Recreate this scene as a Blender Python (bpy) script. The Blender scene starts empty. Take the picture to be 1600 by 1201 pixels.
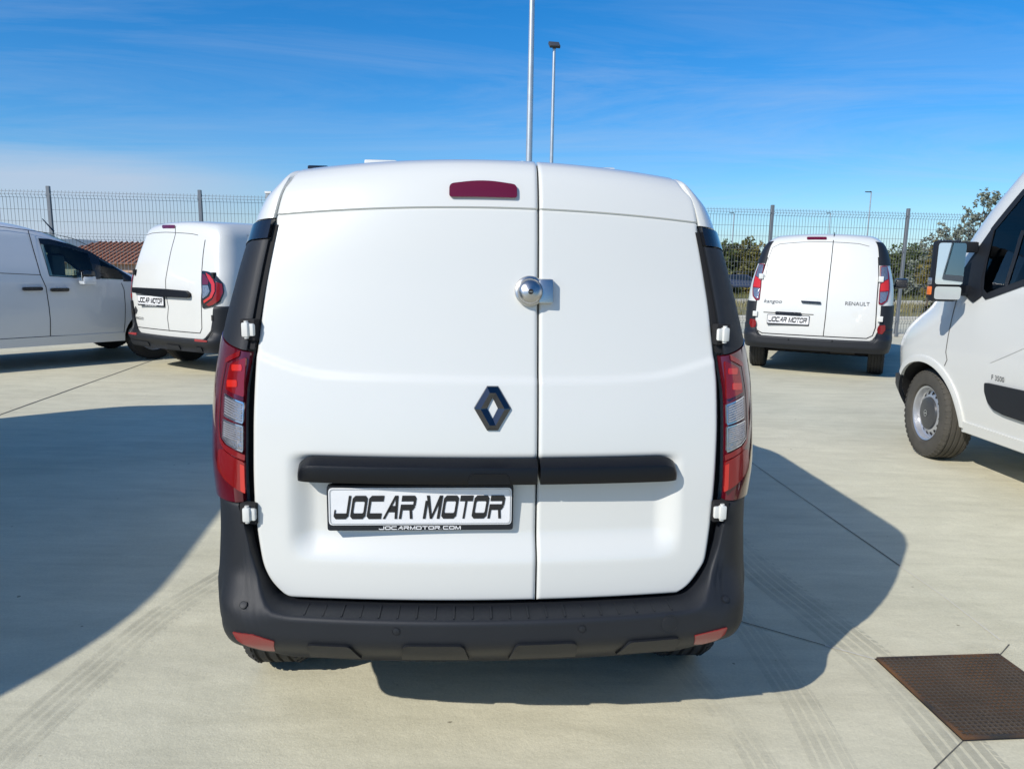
import bpy, bmesh, math, random
import numpy as np
from math import sin, cos, tan, pi, radians, sqrt, atan2
from mathutils import Vector, Matrix, noise as mnoise

random.seed(7)
SC = bpy.context.scene
COL = SC.collection

# ------------------------------------------------------------------ camera
FPX, CX, CY = 1170.0, 800.0, 600.5
PITCH, ROLL, CAMH = radians(9.7), radians(0.95), 1.5
c_, s_ = cos(PITCH), sin(PITCH)
_R0, _U0, _F0 = Vector((1, 0, 0)), Vector((0, s_, c_)), Vector((0, c_, -s_))
RIGHT = cos(ROLL) * _R0 + sin(ROLL) * _U0
UP = -sin(ROLL) * _R0 + cos(ROLL) * _U0
FWD = _F0
CAMP = Vector((0, 0, CAMH))
cam_d = bpy.data.cameras.new('camera')
cam_d.sensor_width = 36.0
cam_d.lens = FPX / 1600 * 36.0
cam_d.clip_start = 0.05
cam_d.clip_end = 20000
cam = bpy.data.objects.new('camera', cam_d)
COL.objects.link(cam)
M = Matrix.Identity(4)
for i in range(3):
    M[i][0] = RIGHT[i]; M[i][1] = UP[i]; M[i][2] = -FWD[i]; M[i][3] = CAMP[i]
cam.matrix_world = M
SC.camera = cam

# ------------------------------------------------------------------ sun, sky, exposure
SUN_TRAVEL = Vector((0.97, 0.95, -1.0)).normalized()      # where the light goes
SUN_EL = math.asin(-SUN_TRAVEL.z)
SUN_AZ = atan2(-SUN_TRAVEL.x, -SUN_TRAVEL.y)              # from +Y towards +X
sun_d = bpy.data.lights.new('sun', 'SUN')
sun_d.energy = 4.4
sun_d.angle = radians(0.53)
sun_d.color = (1.0, 0.955, 0.88)
sun = bpy.data.objects.new('sun', sun_d)
COL.objects.link(sun)
sun.rotation_euler = SUN_TRAVEL.to_track_quat('-Z', 'Y').to_euler()
sun.location = (-8, -7, 12)

world = bpy.data.worlds.new('World')
SC.world = world
world.use_nodes = True
wn, wl = world.node_tree.nodes, world.node_tree.links
wn.clear()
w_out = wn.new('ShaderNodeOutputWorld')
w_bg = wn.new('ShaderNodeBackground')
w_bg.inputs['Strength'].default_value = 0.12
sky = wn.new('ShaderNodeTexSky')
sky.sky_type = 'NISHITA'
sky.sun_disc = False
sky.sun_elevation = SUN_EL
sky.sun_rotation = SUN_AZ
sky.altitude = 300
sky.air_density = 1.0
sky.dust_density = 0.35
sky.ozone_density = 3.2
w_hs = wn.new('ShaderNodeHueSaturation')
w_hs.inputs['Saturation'].default_value = 1.27
w_hs.inputs['Value'].default_value = 1.14
w_tint = wn.new('ShaderNodeMix'); w_tint.data_type = 'RGBA'; w_tint.blend_type = 'MULTIPLY'
w_tint.inputs['Factor'].default_value = 1.0
w_tint.inputs['B'].default_value = (0.71, 0.885, 1.10, 1)
w_gam = wn.new('ShaderNodeGamma'); w_gam.inputs['Gamma'].default_value = 0.90
wl.new(sky.outputs[0], w_gam.inputs['Color'])
wl.new(w_gam.outputs[0], w_tint.inputs['A'])
wl.new(w_tint.outputs['Result'], w_hs.inputs['Color'])
# thin cirrus, laid out on a flat layer high above the place
tc = wn.new('ShaderNodeTexCoord')
sep = wn.new('ShaderNodeSeparateXYZ')
wl.new(tc.outputs['Generated'], sep.inputs[0])
def wmath(op, a, b=None, clamp=False):
    n = wn.new('ShaderNodeMath'); n.operation = op; n.use_clamp = clamp
    for i, v in enumerate((a, b)):
        if v is None: continue
        if isinstance(v, (int, float)): n.inputs[i].default_value = v
        else: wl.new(v, n.inputs[i])
    return n.outputs[0]
zz = wmath('ADD', wmath('MAXIMUM', sep.outputs['Z'], 0.0), 0.075)
cu = wmath('DIVIDE', sep.outputs['X'], zz)
cv = wmath('DIVIDE', sep.outputs['Y'], zz)
comb = wn.new('ShaderNodeCombineXYZ')
wl.new(cu, comb.inputs[0]); wl.new(cv, comb.inputs[1])
mp = wn.new('ShaderNodeMapping')
mp.inputs['Rotation'].default_value = (0, 0, radians(-24))
mp.inputs['Scale'].default_value = (0.30, 0.95, 1.0)
mp.inputs['Location'].default_value = (3.1, 1.7, 0)
wl.new(comb.outputs[0], mp.inputs['Vector'])
n1 = wn.new('ShaderNodeTexNoise')
n1.inputs['Scale'].default_value = 0.75; n1.inputs['Detail'].default_value = 7
n1.inputs['Roughness'].default_value = 0.68; n1.inputs['Distortion'].default_value = 1.5
wl.new(mp.outputs[0], n1.inputs['Vector'])
n2 = wn.new('ShaderNodeTexNoise')
n2.inputs['Scale'].default_value = 0.22; n2.inputs['Detail'].default_value = 3
wl.new(comb.outputs[0], n2.inputs['Vector'])
r1 = wn.new('ShaderNodeValToRGB')
r1.color_ramp.elements[0].position = 0.40; r1.color_ramp.elements[1].position = 0.74
wl.new(n1.outputs['Fac'], r1.inputs[0])
r2 = wn.new('ShaderNodeValToRGB')
r2.color_ramp.elements[0].position = 0.30; r2.color_ramp.elements[1].position = 0.62
wl.new(n2.outputs['Fac'], r2.inputs[0])
cf = wmath('MULTIPLY', r1.outputs[0], r2.outputs[0])
cf = wmath('MULTIPLY', cf, 0.46)
# a low bank of veil cloud over the hills to the north-west
band = wmath('MULTIPLY', wmath('SUBTRACT', wmath('ADD', 0.098, wmath('MULTIPLY', n1.outputs['Fac'], 0.04)), sep.outputs['Z']), 26.0, True)
side = wmath('MULTIPLY', wmath('SUBTRACT', -0.20, sep.outputs['X']), 4.0, True)
nb = wmath('ADD', 0.55, wmath('MULTIPLY', n2.outputs['Fac'], 0.6))
bank = wmath('MULTIPLY', wmath('MULTIPLY', band, side), nb, True)
cf2 = wmath('MAXIMUM', cf, wmath('MULTIPLY', bank, 0.95))
wmix = wn.new('ShaderNodeMix'); wmix.data_type = 'RGBA'
wl.new(cf2, wmix.inputs['Factor'])
wl.new(w_hs.outputs[0], wmix.inputs['A'])
wmix.inputs['B'].default_value = (3.9, 4.6, 5.7, 1)
wl.new(wmix.outputs['Result'], w_bg.inputs['Color'])
wl.new(w_bg.outputs[0], w_out.inputs['Surface'])

SC.view_settings.view_transform = 'Standard'
SC.view_settings.look = 'None'
SC.view_settings.exposure = 0.15
SC.view_settings.gamma = 1.0
SC.view_settings.use_curve_mapping = False
SC.cycles.max_bounces = 8
SC.cycles.transparent_max_bounces = 12
SC.cycles.use_denoising = True

# ------------------------------------------------------------------ picking helpers
def ray(px, py):
    u = (px - CX) / FPX; v = (py - CY) / FPX
    return (FWD + RIGHT * u - UP * v)
def G(px, py, z=0.0):
    d = ray(px, py); t = (z - CAMH) / d.z
    return CAMP + d * t
def AT(px, py, Y):
    d = ray(px, py); return CAMP + d * (Y / d.y)

# ------------------------------------------------------------------ materials
MATS = {}
def mat(name, col, rough=0.5, metal=0.0, coat=0.0, spec=0.5, bump=0.0, bscale=200.0, var=0.0, vscale=8.0, trans=0.0, emit=None, alpha=None):
    m = bpy.data.materials.new(name); m.use_nodes = True
    n, l = m.node_tree.nodes, m.node_tree.links
    b = n['Principled BSDF']
    b.inputs['Base Color'].default_value = (*col, 1)
    b.inputs['Roughness'].default_value = rough
    b.inputs['Metallic'].default_value = metal
    b.inputs['Coat Weight'].default_value = coat
    b.inputs['Coat Roughness'].default_value = 0.06
    b.inputs['Specular IOR Level'].default_value = spec
    b.inputs['Transmission Weight'].default_value = trans
    t = n.new('ShaderNodeTexCoord')
    if var > 0:
        nz = n.new('ShaderNodeTexNoise'); nz.inputs['Scale'].default_value = vscale; nz.inputs['Detail'].default_value = 5
        l.new(t.outputs['Object'], nz.inputs['Vector'])
        mx = n.new('ShaderNodeMix'); mx.data_type = 'RGBA'
        mx.inputs['A'].default_value = (*[max(0, c * (1 - var)) for c in col], 1)
        mx.inputs['B'].default_value = (*[min(1, c * (1 + var)) for c in col], 1)
        l.new(nz.outputs['Fac'], mx.inputs['Factor']); l.new(mx.outputs['Result'], b.inputs['Base Color'])
    if bump > 0:
        nz = n.new('ShaderNodeTexNoise'); nz.inputs['Scale'].default_value = bscale; nz.inputs['Detail'].default_value = 3
        l.new(t.outputs['Object'], nz.inputs['Vector'])
        bp = n.new('ShaderNodeBump'); bp.inputs['Strength'].default_value = bump; bp.inputs['Distance'].default_value = 0.002
        l.new(nz.outputs['Fac'], bp.inputs['Height']); l.new(bp.outputs[0], b.inputs['Normal'])
    MATS[name] = m
    return m

mat('white_paint', (0.618, 0.62, 0.585), 0.34, coat=0.8, var=0.015, vscale=2.0)
mat('pearl_paint', (0.55, 0.58, 0.61), 0.35, coat=0.7, var=0.02, vscale=2.0)
mat('black_plastic', (0.0100, 0.0120, 0.0160), 0.55, spec=0.4, bump=0.25, bscale=900, var=0.18, vscale=6)
mat('gloss_black', (0.008, 0.009, 0.012), 0.16, coat=0.3)
mat('gap_black', (0.006, 0.006, 0.007), 0.85)
mat('rubber', (0.022, 0.022, 0.022), 0.8, bump=0.3, bscale=120, var=0.3, vscale=12)
mat('dusty_rubber', (0.06, 0.055, 0.045), 0.85, bump=0.35, bscale=90, var=0.35, vscale=10)
mat('lamp_red_deep', (0.085, 0.004, 0.010), 0.10, coat=0.8)
mat('lamp_red', (0.24, 0.005, 0.006), 0.12, metal=0.3, coat=0.8, bump=0.15, bscale=300)
mat('lamp_red_bright', (0.50, 0.018, 0.010), 0.16, coat=0.8)
mat('lamp_clear', (0.34, 0.33, 0.345), 0.14, metal=0.75, coat=0.8, bump=0.8, bscale=120, var=0.6, vscale=45)
mat('lamp_rib', (0.30, 0.295, 0.31), 0.2, coat=0.8)
mat('lamp_dark', (0.05, 0.05, 0.055), 0.2, coat=0.8)
mat('lamp_maroon', (0.11, 0.004, 0.016), 0.16, coat=0.8)
mat('reflector_red', (0.27, 0.022, 0.022), 0.35, coat=0.4, bump=0.3, bscale=500)
mat('chrome', (0.62, 0.63, 0.66), 0.07, metal=1.0)
mat('dark_chrome', (0.10, 0.105, 0.12), 0.12, metal=1.0)
mat('brushed_steel', (0.50, 0.49, 0.47), 0.27, metal=1.0, bump=0.12, bscale=260)
mat('steel_rim', (0.55, 0.56, 0.58), 0.38, metal=0.75, var=0.12, vscale=9)
mat('plate_white', (0.74, 0.74, 0.74), 0.4, coat=0.3, var=0.10, vscale=14)
mat('ink', (0.012, 0.012, 0.013), 0.45)
mat('print_white', (0.75, 0.75, 0.75), 0.5)
mat('badge_grey', (0.06, 0.062, 0.066), 0.3, metal=0.3)
mat('amber', (0.75, 0.16, 0.02), 0.2, coat=0.6)
mat('seat_grey', (0.09, 0.095, 0.10), 0.9, var=0.2)
mat('interior', (0.03, 0.032, 0.036), 0.85, var=0.15)
mat('galvanised', (0.50, 0.53, 0.55), 0.42, metal=0.7, var=0.18, vscale=5)
mat('fence_post_metal', (0.19, 0.205, 0.22), 0.5, metal=0.5, var=0.12, vscale=5)
mat('wire', (0.16, 0.17, 0.175), 0.55, metal=0.3)
mat('lamp_head', (0.05, 0.052, 0.055), 0.5)
mat('led_glass', (0.18, 0.16, 0.09), 0.25)
mat('kerb_concrete', (0.50, 0.48, 0.42), 0.9, bump=0.4, bscale=60, var=0.15, vscale=4)
mat('joint', (0.085, 0.08, 0.068), 0.9)
mat('pale_joint', (0.55, 0.53, 0.47), 0.9)
mat('bark', (0.10, 0.075, 0.05), 0.95, bump=0.6, bscale=30, var=0.3)
mat('tile', (0.36, 0.155, 0.085), 0.85, var=0.25, vscale=3)
mat('stucco', (0.50, 0.33, 0.24), 0.9, var=0.08, vscale=2)
mat('white_wall', (0.72, 0.70, 0.66), 0.9, var=0.05)
mat('dark_opening', (0.03, 0.025, 0.022), 0.8)
mat('car_navy', (0.018, 0.022, 0.045), 0.25, coat=0.8)
mat('hill', (0.13, 0.17, 0.20), 1.0, var=0.15, vscale=0.004)  # blue-grey of distance haze mixed into the base colour
def foliage_mat(name, col, trl):
    m = bpy.data.materials.new(name); m.use_nodes = True
    n, l = m.node_tree.nodes, m.node_tree.links
    b = n['Principled BSDF']; b.inputs['Roughness'].default_value = 0.55
    b.inputs['Specular IOR Level'].default_value = 0.35
    g = n.new('ShaderNodeNewGeometry')
    rm = n.new('ShaderNodeValToRGB')
    rm.color_ramp.elements[0].color = (*[c * 0.55 for c in col], 1)
    rm.color_ramp.elements[1].color = (*[min(1, c * 1.5) for c in col], 1)
    l.new(g.outputs['Random Per Island'], rm.inputs[0])
    l.new(rm.outputs[0], b.inputs['Base Color'])
    t = n.new('ShaderNodeBsdfTranslucent'); l.new(rm.outputs[0], t.inputs['Color'])
    mx = n.new('ShaderNodeMixShader'); mx.inputs[0].default_value = trl
    l.new(b.outputs[0], mx.inputs[1]); l.new(t.outputs[0], mx.inputs[2])
    l.new(mx.outputs[0], n['Material Output'].inputs['Surface'])
    MATS[name] = m
foliage_mat('leaf_olive', (0.17, 0.165, 0.05), 0.3)
foliage_mat('leaf_green', (0.10, 0.125, 0.04), 0.3)
foliage_mat('leaf_grey', (0.25, 0.27, 0.20), 0.35)
foliage_mat('leaf_yellow', (0.23, 0.19, 0.05), 0.3)
foliage_mat('dry_grass', (0.25, 0.22, 0.10), 0.2)

def glass_mat(name, tint, refl_rough=0.02, mixf=0.3):
    m = bpy.data.materials.new(name); m.use_nodes = True
    n, l = m.node_tree.nodes, m.node_tree.links
    n.remove(n['Principled BSDF'])
    tr = n.new('ShaderNodeBsdfTransparent'); tr.inputs[0].default_value = (*tint, 1)
    gl = n.new('ShaderNodeBsdfGlossy'); gl.inputs['Roughness'].default_value = refl_rough
    fr = n.new('ShaderNodeFresnel'); fr.inputs[0].default_value = 1.5
    mx = n.new('ShaderNodeMixShader')
    l.new(fr.outputs[0], mx.inputs[0]); l.new(tr.outputs[0], mx.inputs[1]); l.new(gl.outputs[0], mx.inputs[2])
    l.new(mx.outputs[0], n['Material Output'].inputs['Surface'])
    MATS[name] = m
glass_mat('window_glass', (0.60, 0.78, 0.76))
mat('privacy_glass', (0.010, 0.013, 0.016), 0.04, coat=0.3)
mat('mirror_glass', (0.82, 0.84, 0.86), 0.02, metal=1.0)

# concrete yard: broom-finished, mottled, a bit warm
def concrete_material():
    m = bpy.data.materials.new('concrete'); m.use_nodes = True
    n, l = m.node_tree.nodes, m.node_tree.links
    b = n['Principled BSDF']; b.inputs['Roughness'].default_value = 0.72
    b.inputs['Specular IOR Level'].default_value = 0.35
    t = n.new('ShaderNodeTexCoord')
    def nz(scale, det, rough, loc=(0, 0, 0), sc=(1, 1, 1), rot=0, dist=0.0):
        p = n.new('ShaderNodeMapping'); p.inputs['Location'].default_value = loc; p.inputs['Scale'].default_value = sc
        p.inputs['Rotation'].default_value = (0, 0, rot)
        l.new(t.outputs['Object'], p.inputs[0])
        q = n.new('ShaderNodeTexNoise'); q.inputs['Scale'].default_value = scale
        q.inputs['Detail'].default_value = det; q.inputs['Roughness'].default_value = rough
        q.inputs['Distortion'].default_value = dist
        l.new(p.outputs[0], q.inputs['Vector'])
        return q.outputs['Fac']
    def ramp(v, p0, c0, p1, c1):
        r = n.new('ShaderNodeValToRGB'); r.color_ramp.elements[0].position = p0; r.color_ramp.elements[1].position = p1
        r.color_ramp.elements[0].color = (*c0, 1); r.color_ramp.elements[1].color = (*c1, 1)
        l.new(v, r.inputs[0]); return r.outputs[0]
    def mul(a, bb, f=1.0):
        x = n.new('ShaderNodeMix'); x.data_type = 'RGBA'; x.blend_type = 'MULTIPLY'; x.inputs['Factor'].default_value = f
        l.new(a, x.inputs['A']); l.new(bb, x.inputs['B']); return x.outputs['Result']
    base = ramp(nz(0.55, 6, 0.6, dist=0.6), 0.30, (0.55, 0.53, 0.405), 0.72, (0.66, 0.635, 0.495))
    v = ramp(nz(1.1, 5, 0.65, (4, 2, 0), (0.35, 1.3, 1), 0.5, 0.8), 0.28, (0.89, 0.89, 0.89), 0.62, (1, 1, 1))
    base = mul(base, v)
    v = ramp(nz(5.5, 6, 0.7, (1, 7, 0), (0.5, 1.6, 1), 0.25, 0.4), 0.30, (0.88, 0.88, 0.87), 0.65, (1.03, 1.03, 1.03))
    base = mul(base, v)
    v = ramp(nz(90, 3, 0.7), 0.30, (0.90, 0.90, 0.90), 0.70, (1.05, 1.05, 1.05))
    base = mul(base, v)
    v = ramp(nz(0.35, 3, 0.5, (9, 3, 0)), 0.40, (1.0, 0.985, 0.95), 0.70, (1.03, 0.985, 0.93))
    base = mul(base, v)
    # swirled float marks and tyre scuffs: dark and light fine arcs
    v = ramp(nz(2.2, 2, 0.4, (3, 1, 0), (0.16, 2.6, 1), -0.6, 1.6), 0.34, (0.90, 0.90, 0.905), 0.46, (1, 1, 1))
    base = mul(base, v, 0.45)
    v = ramp(nz(2.0, 2, 0.4, (8, 5, 0), (0.18, 2.4, 1), 0.9, 1.8), 0.33, (0.91, 0.91, 0.91), 0.45, (1, 1, 1))
    base = mul(base, v, 0.45)
    # small dark specks
    v = ramp(nz(24, 1, 0.3, (2, 2, 0)), 0.175, (0.45, 0.43, 0.40), 0.205, (1, 1, 1))
    base = mul(base, v)
    l.new(base, b.inputs['Base Color'])
    bp = n.new('ShaderNodeBump'); bp.inputs['Strength'].default_value = 0.35; bp.inputs['Distance'].default_value = 0.004
    l.new(nz(140, 4, 0.7), bp.inputs['Height'])
    bp2 = n.new('ShaderNodeBump'); bp2.inputs['Strength'].default_value = 0.25; bp2.inputs['Distance'].default_value = 0.02
    l.new(nz(7, 4, 0.6), bp2.inputs['Height']); l.new(bp.outputs[0], bp2.inputs['Normal'])
    l.new(bp2.outputs[0], b.inputs['Normal'])
    r = n.new('ShaderNodeMapRange'); r.inputs[3].default_value = 0.55; r.inputs[4].default_value = 0.85
    l.new(nz(1.3, 4, 0.6), r.inputs[0]); l.new(r.outputs[0], b.inputs['Roughness'])
    MATS['concrete'] = m
concrete_material()

def ground_material():
    m = bpy.data.materials.new('field'); m.use_nodes = True
    n, l = m.node_tree.nodes, m.node_tree.links
    b = n['Principled BSDF']; b.inputs['Roughness'].default_value = 0.95
    t = n.new('ShaderNodeTexCoord')
    q = n.new('ShaderNodeTexNoise'); q.inputs['Scale'].default_value = 0.35; q.inputs['Detail'].default_value = 8
    l.new(t.outputs['Object'], q.inputs['Vector'])
    r = n.new('ShaderNodeValToRGB')
    e = r.color_ramp.elements
    e[0].position = 0.32; e[0].color = (0.10, 0.11, 0.035, 1)
    e[1].position = 0.68; e[1].color = (0.34, 0.28, 0.16, 1)
    k = e.new(0.5); k.color = (0.21, 0.185, 0.085, 1)
    l.new(q.outputs['Fac'], r.inputs[0]); l.new(r.outputs[0], b.inputs['Base Color'])
    MATS['field'] = m
ground_material()

def mark_material(name, col, fac, scale=(40, 6, 1)):
    m = bpy.data.materials.new(name); m.use_nodes = True
    n, l = m.node_tree.nodes, m.node_tree.links
    b = n['Principled BSDF']; b.inputs['Base Color'].default_value = (*col, 1); b.inputs['Roughness'].default_value = 0.9
    tr = n.new('ShaderNodeBsdfTransparent')
    t = n.new('ShaderNodeTexCoord')
    q = n.new('ShaderNodeTexNoise'); q.inputs['Scale'].default_value = 2.2; q.inputs['Detail'].default_value = 10; q.inputs['Roughness'].default_value = 0.7
    l.new(t.outputs['Object'], q.inputs['Vector'])
    r = n.new('ShaderNodeMapRange'); r.inputs[1].default_value = 0.38; r.inputs[2].default_value = 0.66
    r.inputs[3].default_value = 0.0; r.inputs[4].default_value = fac
    l.new(q.outputs['Fac'], r.inputs[0])
    mx = n.new('ShaderNodeMixShader')
    l.new(r.outputs[0], mx.inputs[0]); l.new(tr.outputs[0], mx.inputs[1]); l.new(b.outputs[0], mx.inputs[2])
    l.new(mx.outputs[0], n['Material Output'].inputs['Surface'])
    MATS[name] = m
mark_material('tyre_dust', (0.24, 0.235, 0.20), 0.27)
mark_material('tyre_dust_faint', (0.27, 0.26, 0.22), 0.16)

def grate_material():
    m = bpy.data.materials.new('rusty_steel'); m.use_nodes = True
    n, l = m.node_tree.nodes, m.node_tree.links
    b = n['Principled BSDF']; b.inputs['Roughness'].default_value = 0.75; b.inputs['Metallic'].default_value = 0.25
    t = n.new('ShaderNodeTexCoord')
    q = n.new('ShaderNodeTexNoise'); q.inputs['Scale'].default_value = 4.2; q.inputs['Detail'].default_value = 8
    l.new(t.outputs['Object'], q.inputs['Vector'])
    r = n.new('ShaderNodeValToRGB'); e = r.color_ramp.elements
    e[0].position = 0.42; e[0].color = (0.036, 0.033, 0.031, 1)
    e[1].position = 0.66; e[1].color = (0.15, 0.072, 0.030, 1)
    l.new(q.outputs['Fac'], r.inputs[0]); l.new(r.outputs[0], b.inputs['Base Color'])
    MATS['rusty_steel'] = m
grate_material()

# ------------------------------------------------------------------ object helpers
def empty(name, loc=(0, 0, 0), rz=0.0, parent=None):
    o = bpy.data.objects.new(name, None); COL.objects.link(o)
    o.empty_display_size = 0.2
    o.location = loc; o.rotation_euler = (0, 0, rz)
    if parent: o.parent = parent
    return o
def tag(o, label=None, cat=None, group=None, kind=None):
    if label: o['label'] = label
    if cat: o['category'] = cat
    if group: o['group'] = group
    if kind: o['kind'] = kind
    return o
def finish(bm, name, mats, parent=None, angle=35.0):
    bmesh.ops.remove_doubles(bm, verts=bm.verts, dist=1e-6)
    bm.normal_update()
    lim = radians(angle)
    for f in bm.faces: f.smooth = True
    for e in bm.edges:
        if len(e.link_faces) == 2 and e.calc_face_angle(0) > lim: e.smooth = False
    me = bpy.data.meshes.new(name); bm.to_mesh(me); bm.free()
    o = bpy.data.objects.new(name, me); COL.objects.link(o)
    for m in (mats if isinstance(mats, (list, tuple)) else [mats]):
        me.materials.append(MATS[m])
    if parent: o.parent = parent
    return o
def mk(name, verts, faces, mats, parent=None, angle=35.0, recalc=True):
    bm = bmesh.new()
    vs = [bm.verts.new(v) for v in verts]
    for f in faces:
        try: bm.faces.new([vs[i] for i in f])
        except ValueError: pass
    if recalc: bmesh.ops.recalc_face_normals(bm, faces=bm.faces)
    return finish(bm, name, mats, parent, angle)
def grid_faces(nu, nv, closed_u=False):
    F = []
    for i in range(nu - (0 if closed_u else 1)):
        for j in range(nv - 1):
            a = i * nv + j; b = ((i + 1) % nu) * nv + j
            F.append((a, b, b + 1, a + 1))
    return F
def bm_box(bm, x0, x1, y0, y1, z0, z1, bev=0.0):
    vs = [bm.verts.new((x, y, z)) for x in (x0, x1) for y in (y0, y1) for z in (z0, z1)]
    fs = [bm.faces.new([vs[i] for i in f]) for f in ((0, 1, 3, 2), (4, 6, 7, 5), (0, 4, 5, 1), (2, 3, 7, 6), (0, 2, 6, 4), (1, 5, 7, 3))]
    if bev > 0:
        es = list({e for f in fs for e in f.edges})
        bmesh.ops.bevel(bm, geom=es, offset=bev, segments=2, affect='EDGES', profile=0.6)
    return vs
def box(name, x0, x1, y0, y1, z0, z1, m, parent=None, bev=0.0):
    bm = bmesh.new(); bm_box(bm, x0, x1, y0, y1, z0, z1, bev)
    bmesh.ops.recalc_face_normals(bm, faces=bm.faces)
    return finish(bm, name, m, parent)
def tube_bm(bm, pts, rad, n=8, cap=True):
    rings = []
    P = [Vector(p) for p in pts]
    for i, p in enumerate(P):
        d = (P[min(i + 1, len(P) - 1)] - P[max(i - 1, 0)]).normalized()
        a = d.cross(Vector((0, 0, 1)))
        if a.length < 1e-3: a = d.cross(Vector((1, 0, 0)))
        a.normalize(); b = d.cross(a)
        r = rad[i] if isinstance(rad, (list, tuple)) else rad
        rings.append([bm.verts.new(p + (a * cos(2 * pi * k / n) + b * sin(2 * pi * k / n)) * r) for k in range(n)])
    for i in range(len(rings) - 1):
        for k in range(n):
            bm.faces.new((rings[i][k], rings[i][(k + 1) % n], rings[i + 1][(k + 1) % n], rings[i + 1][k]))
    if cap:
        bm.faces.new(rings[0][::-1]); bm.faces.new(rings[-1])
def tube(name, pts, rad, m, parent=None, n=8):
    bm = bmesh.new(); tube_bm(bm, pts, rad, n)
    bmesh.ops.recalc_face_normals(bm, faces=bm.faces)
    return finish(bm, name, m, parent)
def lathe_x(prof, n=48):
    """revolve (x, r) profile around the x axis"""
    V, F = [], []
    k = len(prof)
    for i in range(n):
        a = 2 * pi * i / n
        for (x, r) in prof: V.append((x, r * cos(a), r * sin(a)))
    return V, grid_faces(n, k, True)

def rounded(poly, r, n=5):
    out = []
    k = len(poly)
    for i in range(k):
        p0, p1, p2 = [np.array(poly[j % k], float) for j in (i - 1, i, i + 1)]
        a, b = p0 - p1, p2 - p1
        la, lb = np.linalg.norm(a), np.linalg.norm(b)
        rr = r[i] if isinstance(r, (list, tuple)) else r
        d = min(rr, la * 0.49, lb * 0.49)
        if d < 1e-5: out.append(tuple(p1)); continue
        q0, q2 = p1 + a / la * d, p1 + b / lb * d
        for j in range(n + 1):
            t = j / n
            out.append(tuple((1 - t) ** 2 * q0 + 2 * t * (1 - t) * p1 + t * t * q2))
    return out

def panel(name, poly, mapf, m, parent, off=0.004, cell=0.06, skirt=0.012, angle=35, dome=0.0):
    """flat 2-d outline laid on a curved surface, with edges turned inwards"""
    bm = bmesh.new()
    pts = []
    for p in poly:
        if not pts or (abs(p[0] - pts[-1][0]) + abs(p[1] - pts[-1][1])) > 1e-5: pts.append(p)
    vs = [bm.verts.new((p[0], p[1], 0)) for p in pts]
    bm.faces.new(vs)
    for ax in (0, 1):
        lo, hi = min(p[ax] for p in pts), max(p[ax] for p in pts)
        kk = int((hi - lo) / cell)
        for i in range(1, kk + 1):
            c = lo + (hi - lo) * i / (kk + 1)
            co = [0, 0, 0]; no = [0, 0, 0]; co[ax] = c; no[ax] = 1
            bmesh.ops.bisect_plane(bm, geom=bm.verts[:] + bm.edges[:] + bm.faces[:], plane_co=co, plane_no=no, dist=1e-6)
    bm.verts.ensure_lookup_table()
    bedges = [e for e in bm.edges if e.is_boundary]
    src = {v: (v.co.x, v.co.y) for v in bm.verts}
    bset = {v for e in bedges for v in e.verts}
    low = {}
    for v in bset:
        low[v] = bm.verts.new(mapf(src[v][0], src[v][1], off - skirt))
    for e in bedges:
        a, b = e.verts
        bm.faces.new((a, b, low[b], low[a]))
    for v, (a, b) in src.items(): v.co = mapf(a, b, off + (dome if v not in bset else 0))
    bmesh.ops.recalc_face_normals(bm, faces=bm.faces)
    return finish(bm, name, m, parent, angle)

def resample(pts, step):
    out = [tuple(pts[0])]
    for a, b in zip(pts[:-1], pts[1:]):
        L = math.hypot(b[0] - a[0], b[1] - a[1]); k = max(1, int(L / step))
        for i in range(1, k + 1): out.append((a[0] + (b[0] - a[0]) * i / k, a[1] + (b[1] - a[1]) * i / k))
    return out
def ribbon(name, pts, mapf, w, m, parent, off=0.002, step=0.04, closed=False):
    P = resample(list(pts) + ([pts[0]] if closed else []), step)
    V = []
    for i, p in enumerate(P):
        a = P[max(i - 1, 0)]; b = P[min(i + 1, len(P) - 1)]
        dx, dy = b[0] - a[0], b[1] - a[1]; L = math.hypot(dx, dy) or 1
        nx, ny = -dy / L * w / 2, dx / L * w / 2
        V += [mapf(p[0] + nx, p[1] + ny, off), mapf(p[0] - nx, p[1] - ny, off)]
    F = [(2 * i, 2 * i + 1, 2 * i + 3, 2 * i + 2) for i in range(len(P) - 1)]
    return mk(name, V, F, m, parent, 60, recalc=False)

# ------------------------------------------------------------------ body surface of a van
class Tab:
    def __init__(s, pts, lo=0.0, hi=3.2):
        xs = np.array([p[0] for p in pts], float); ys = np.array([p[1] for p in pts], float)
        h = np.diff(xs); d = np.diff(ys) / h
        mm = np.zeros(len(xs)); mm[0] = d[0]; mm[-1] = d[-1]
        for i in range(1, len(xs) - 1):
            if d[i - 1] * d[i] > 0:
                w1, w2 = 2 * h[i] + h[i - 1], h[i] + 2 * h[i - 1]
                mm[i] = (w1 + w2) / (w1 / d[i - 1] + w2 / d[i])
        s.lo, s.n = xs[0], 600; s.st = (xs[-1] - xs[0]) / s.n
        out = []
        for k in range(s.n + 1):
            x = xs[0] + k * s.st
            i = min(max(int(np.searchsorted(xs, x)) - 1, 0), len(h) - 1)
            t = (x - xs[i]) / h[i]
            out.append(float((2*t**3-3*t*t+1)*ys[i] + (t**3-2*t*t+t)*h[i]*mm[i] + (-2*t**3+3*t*t)*ys[i+1] + (t**3-t*t)*h[i]*mm[i+1]))
        s.v = out
    def __call__(s, x):
        k = (x - s.lo) / s.st
        if k <= 0: return s.v[0]
        if k >= s.n: return s.v[-1]
        i = int(k); t = k - i
        return s.v[i] * (1 - t) + s.v[i + 1] * t

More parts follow.
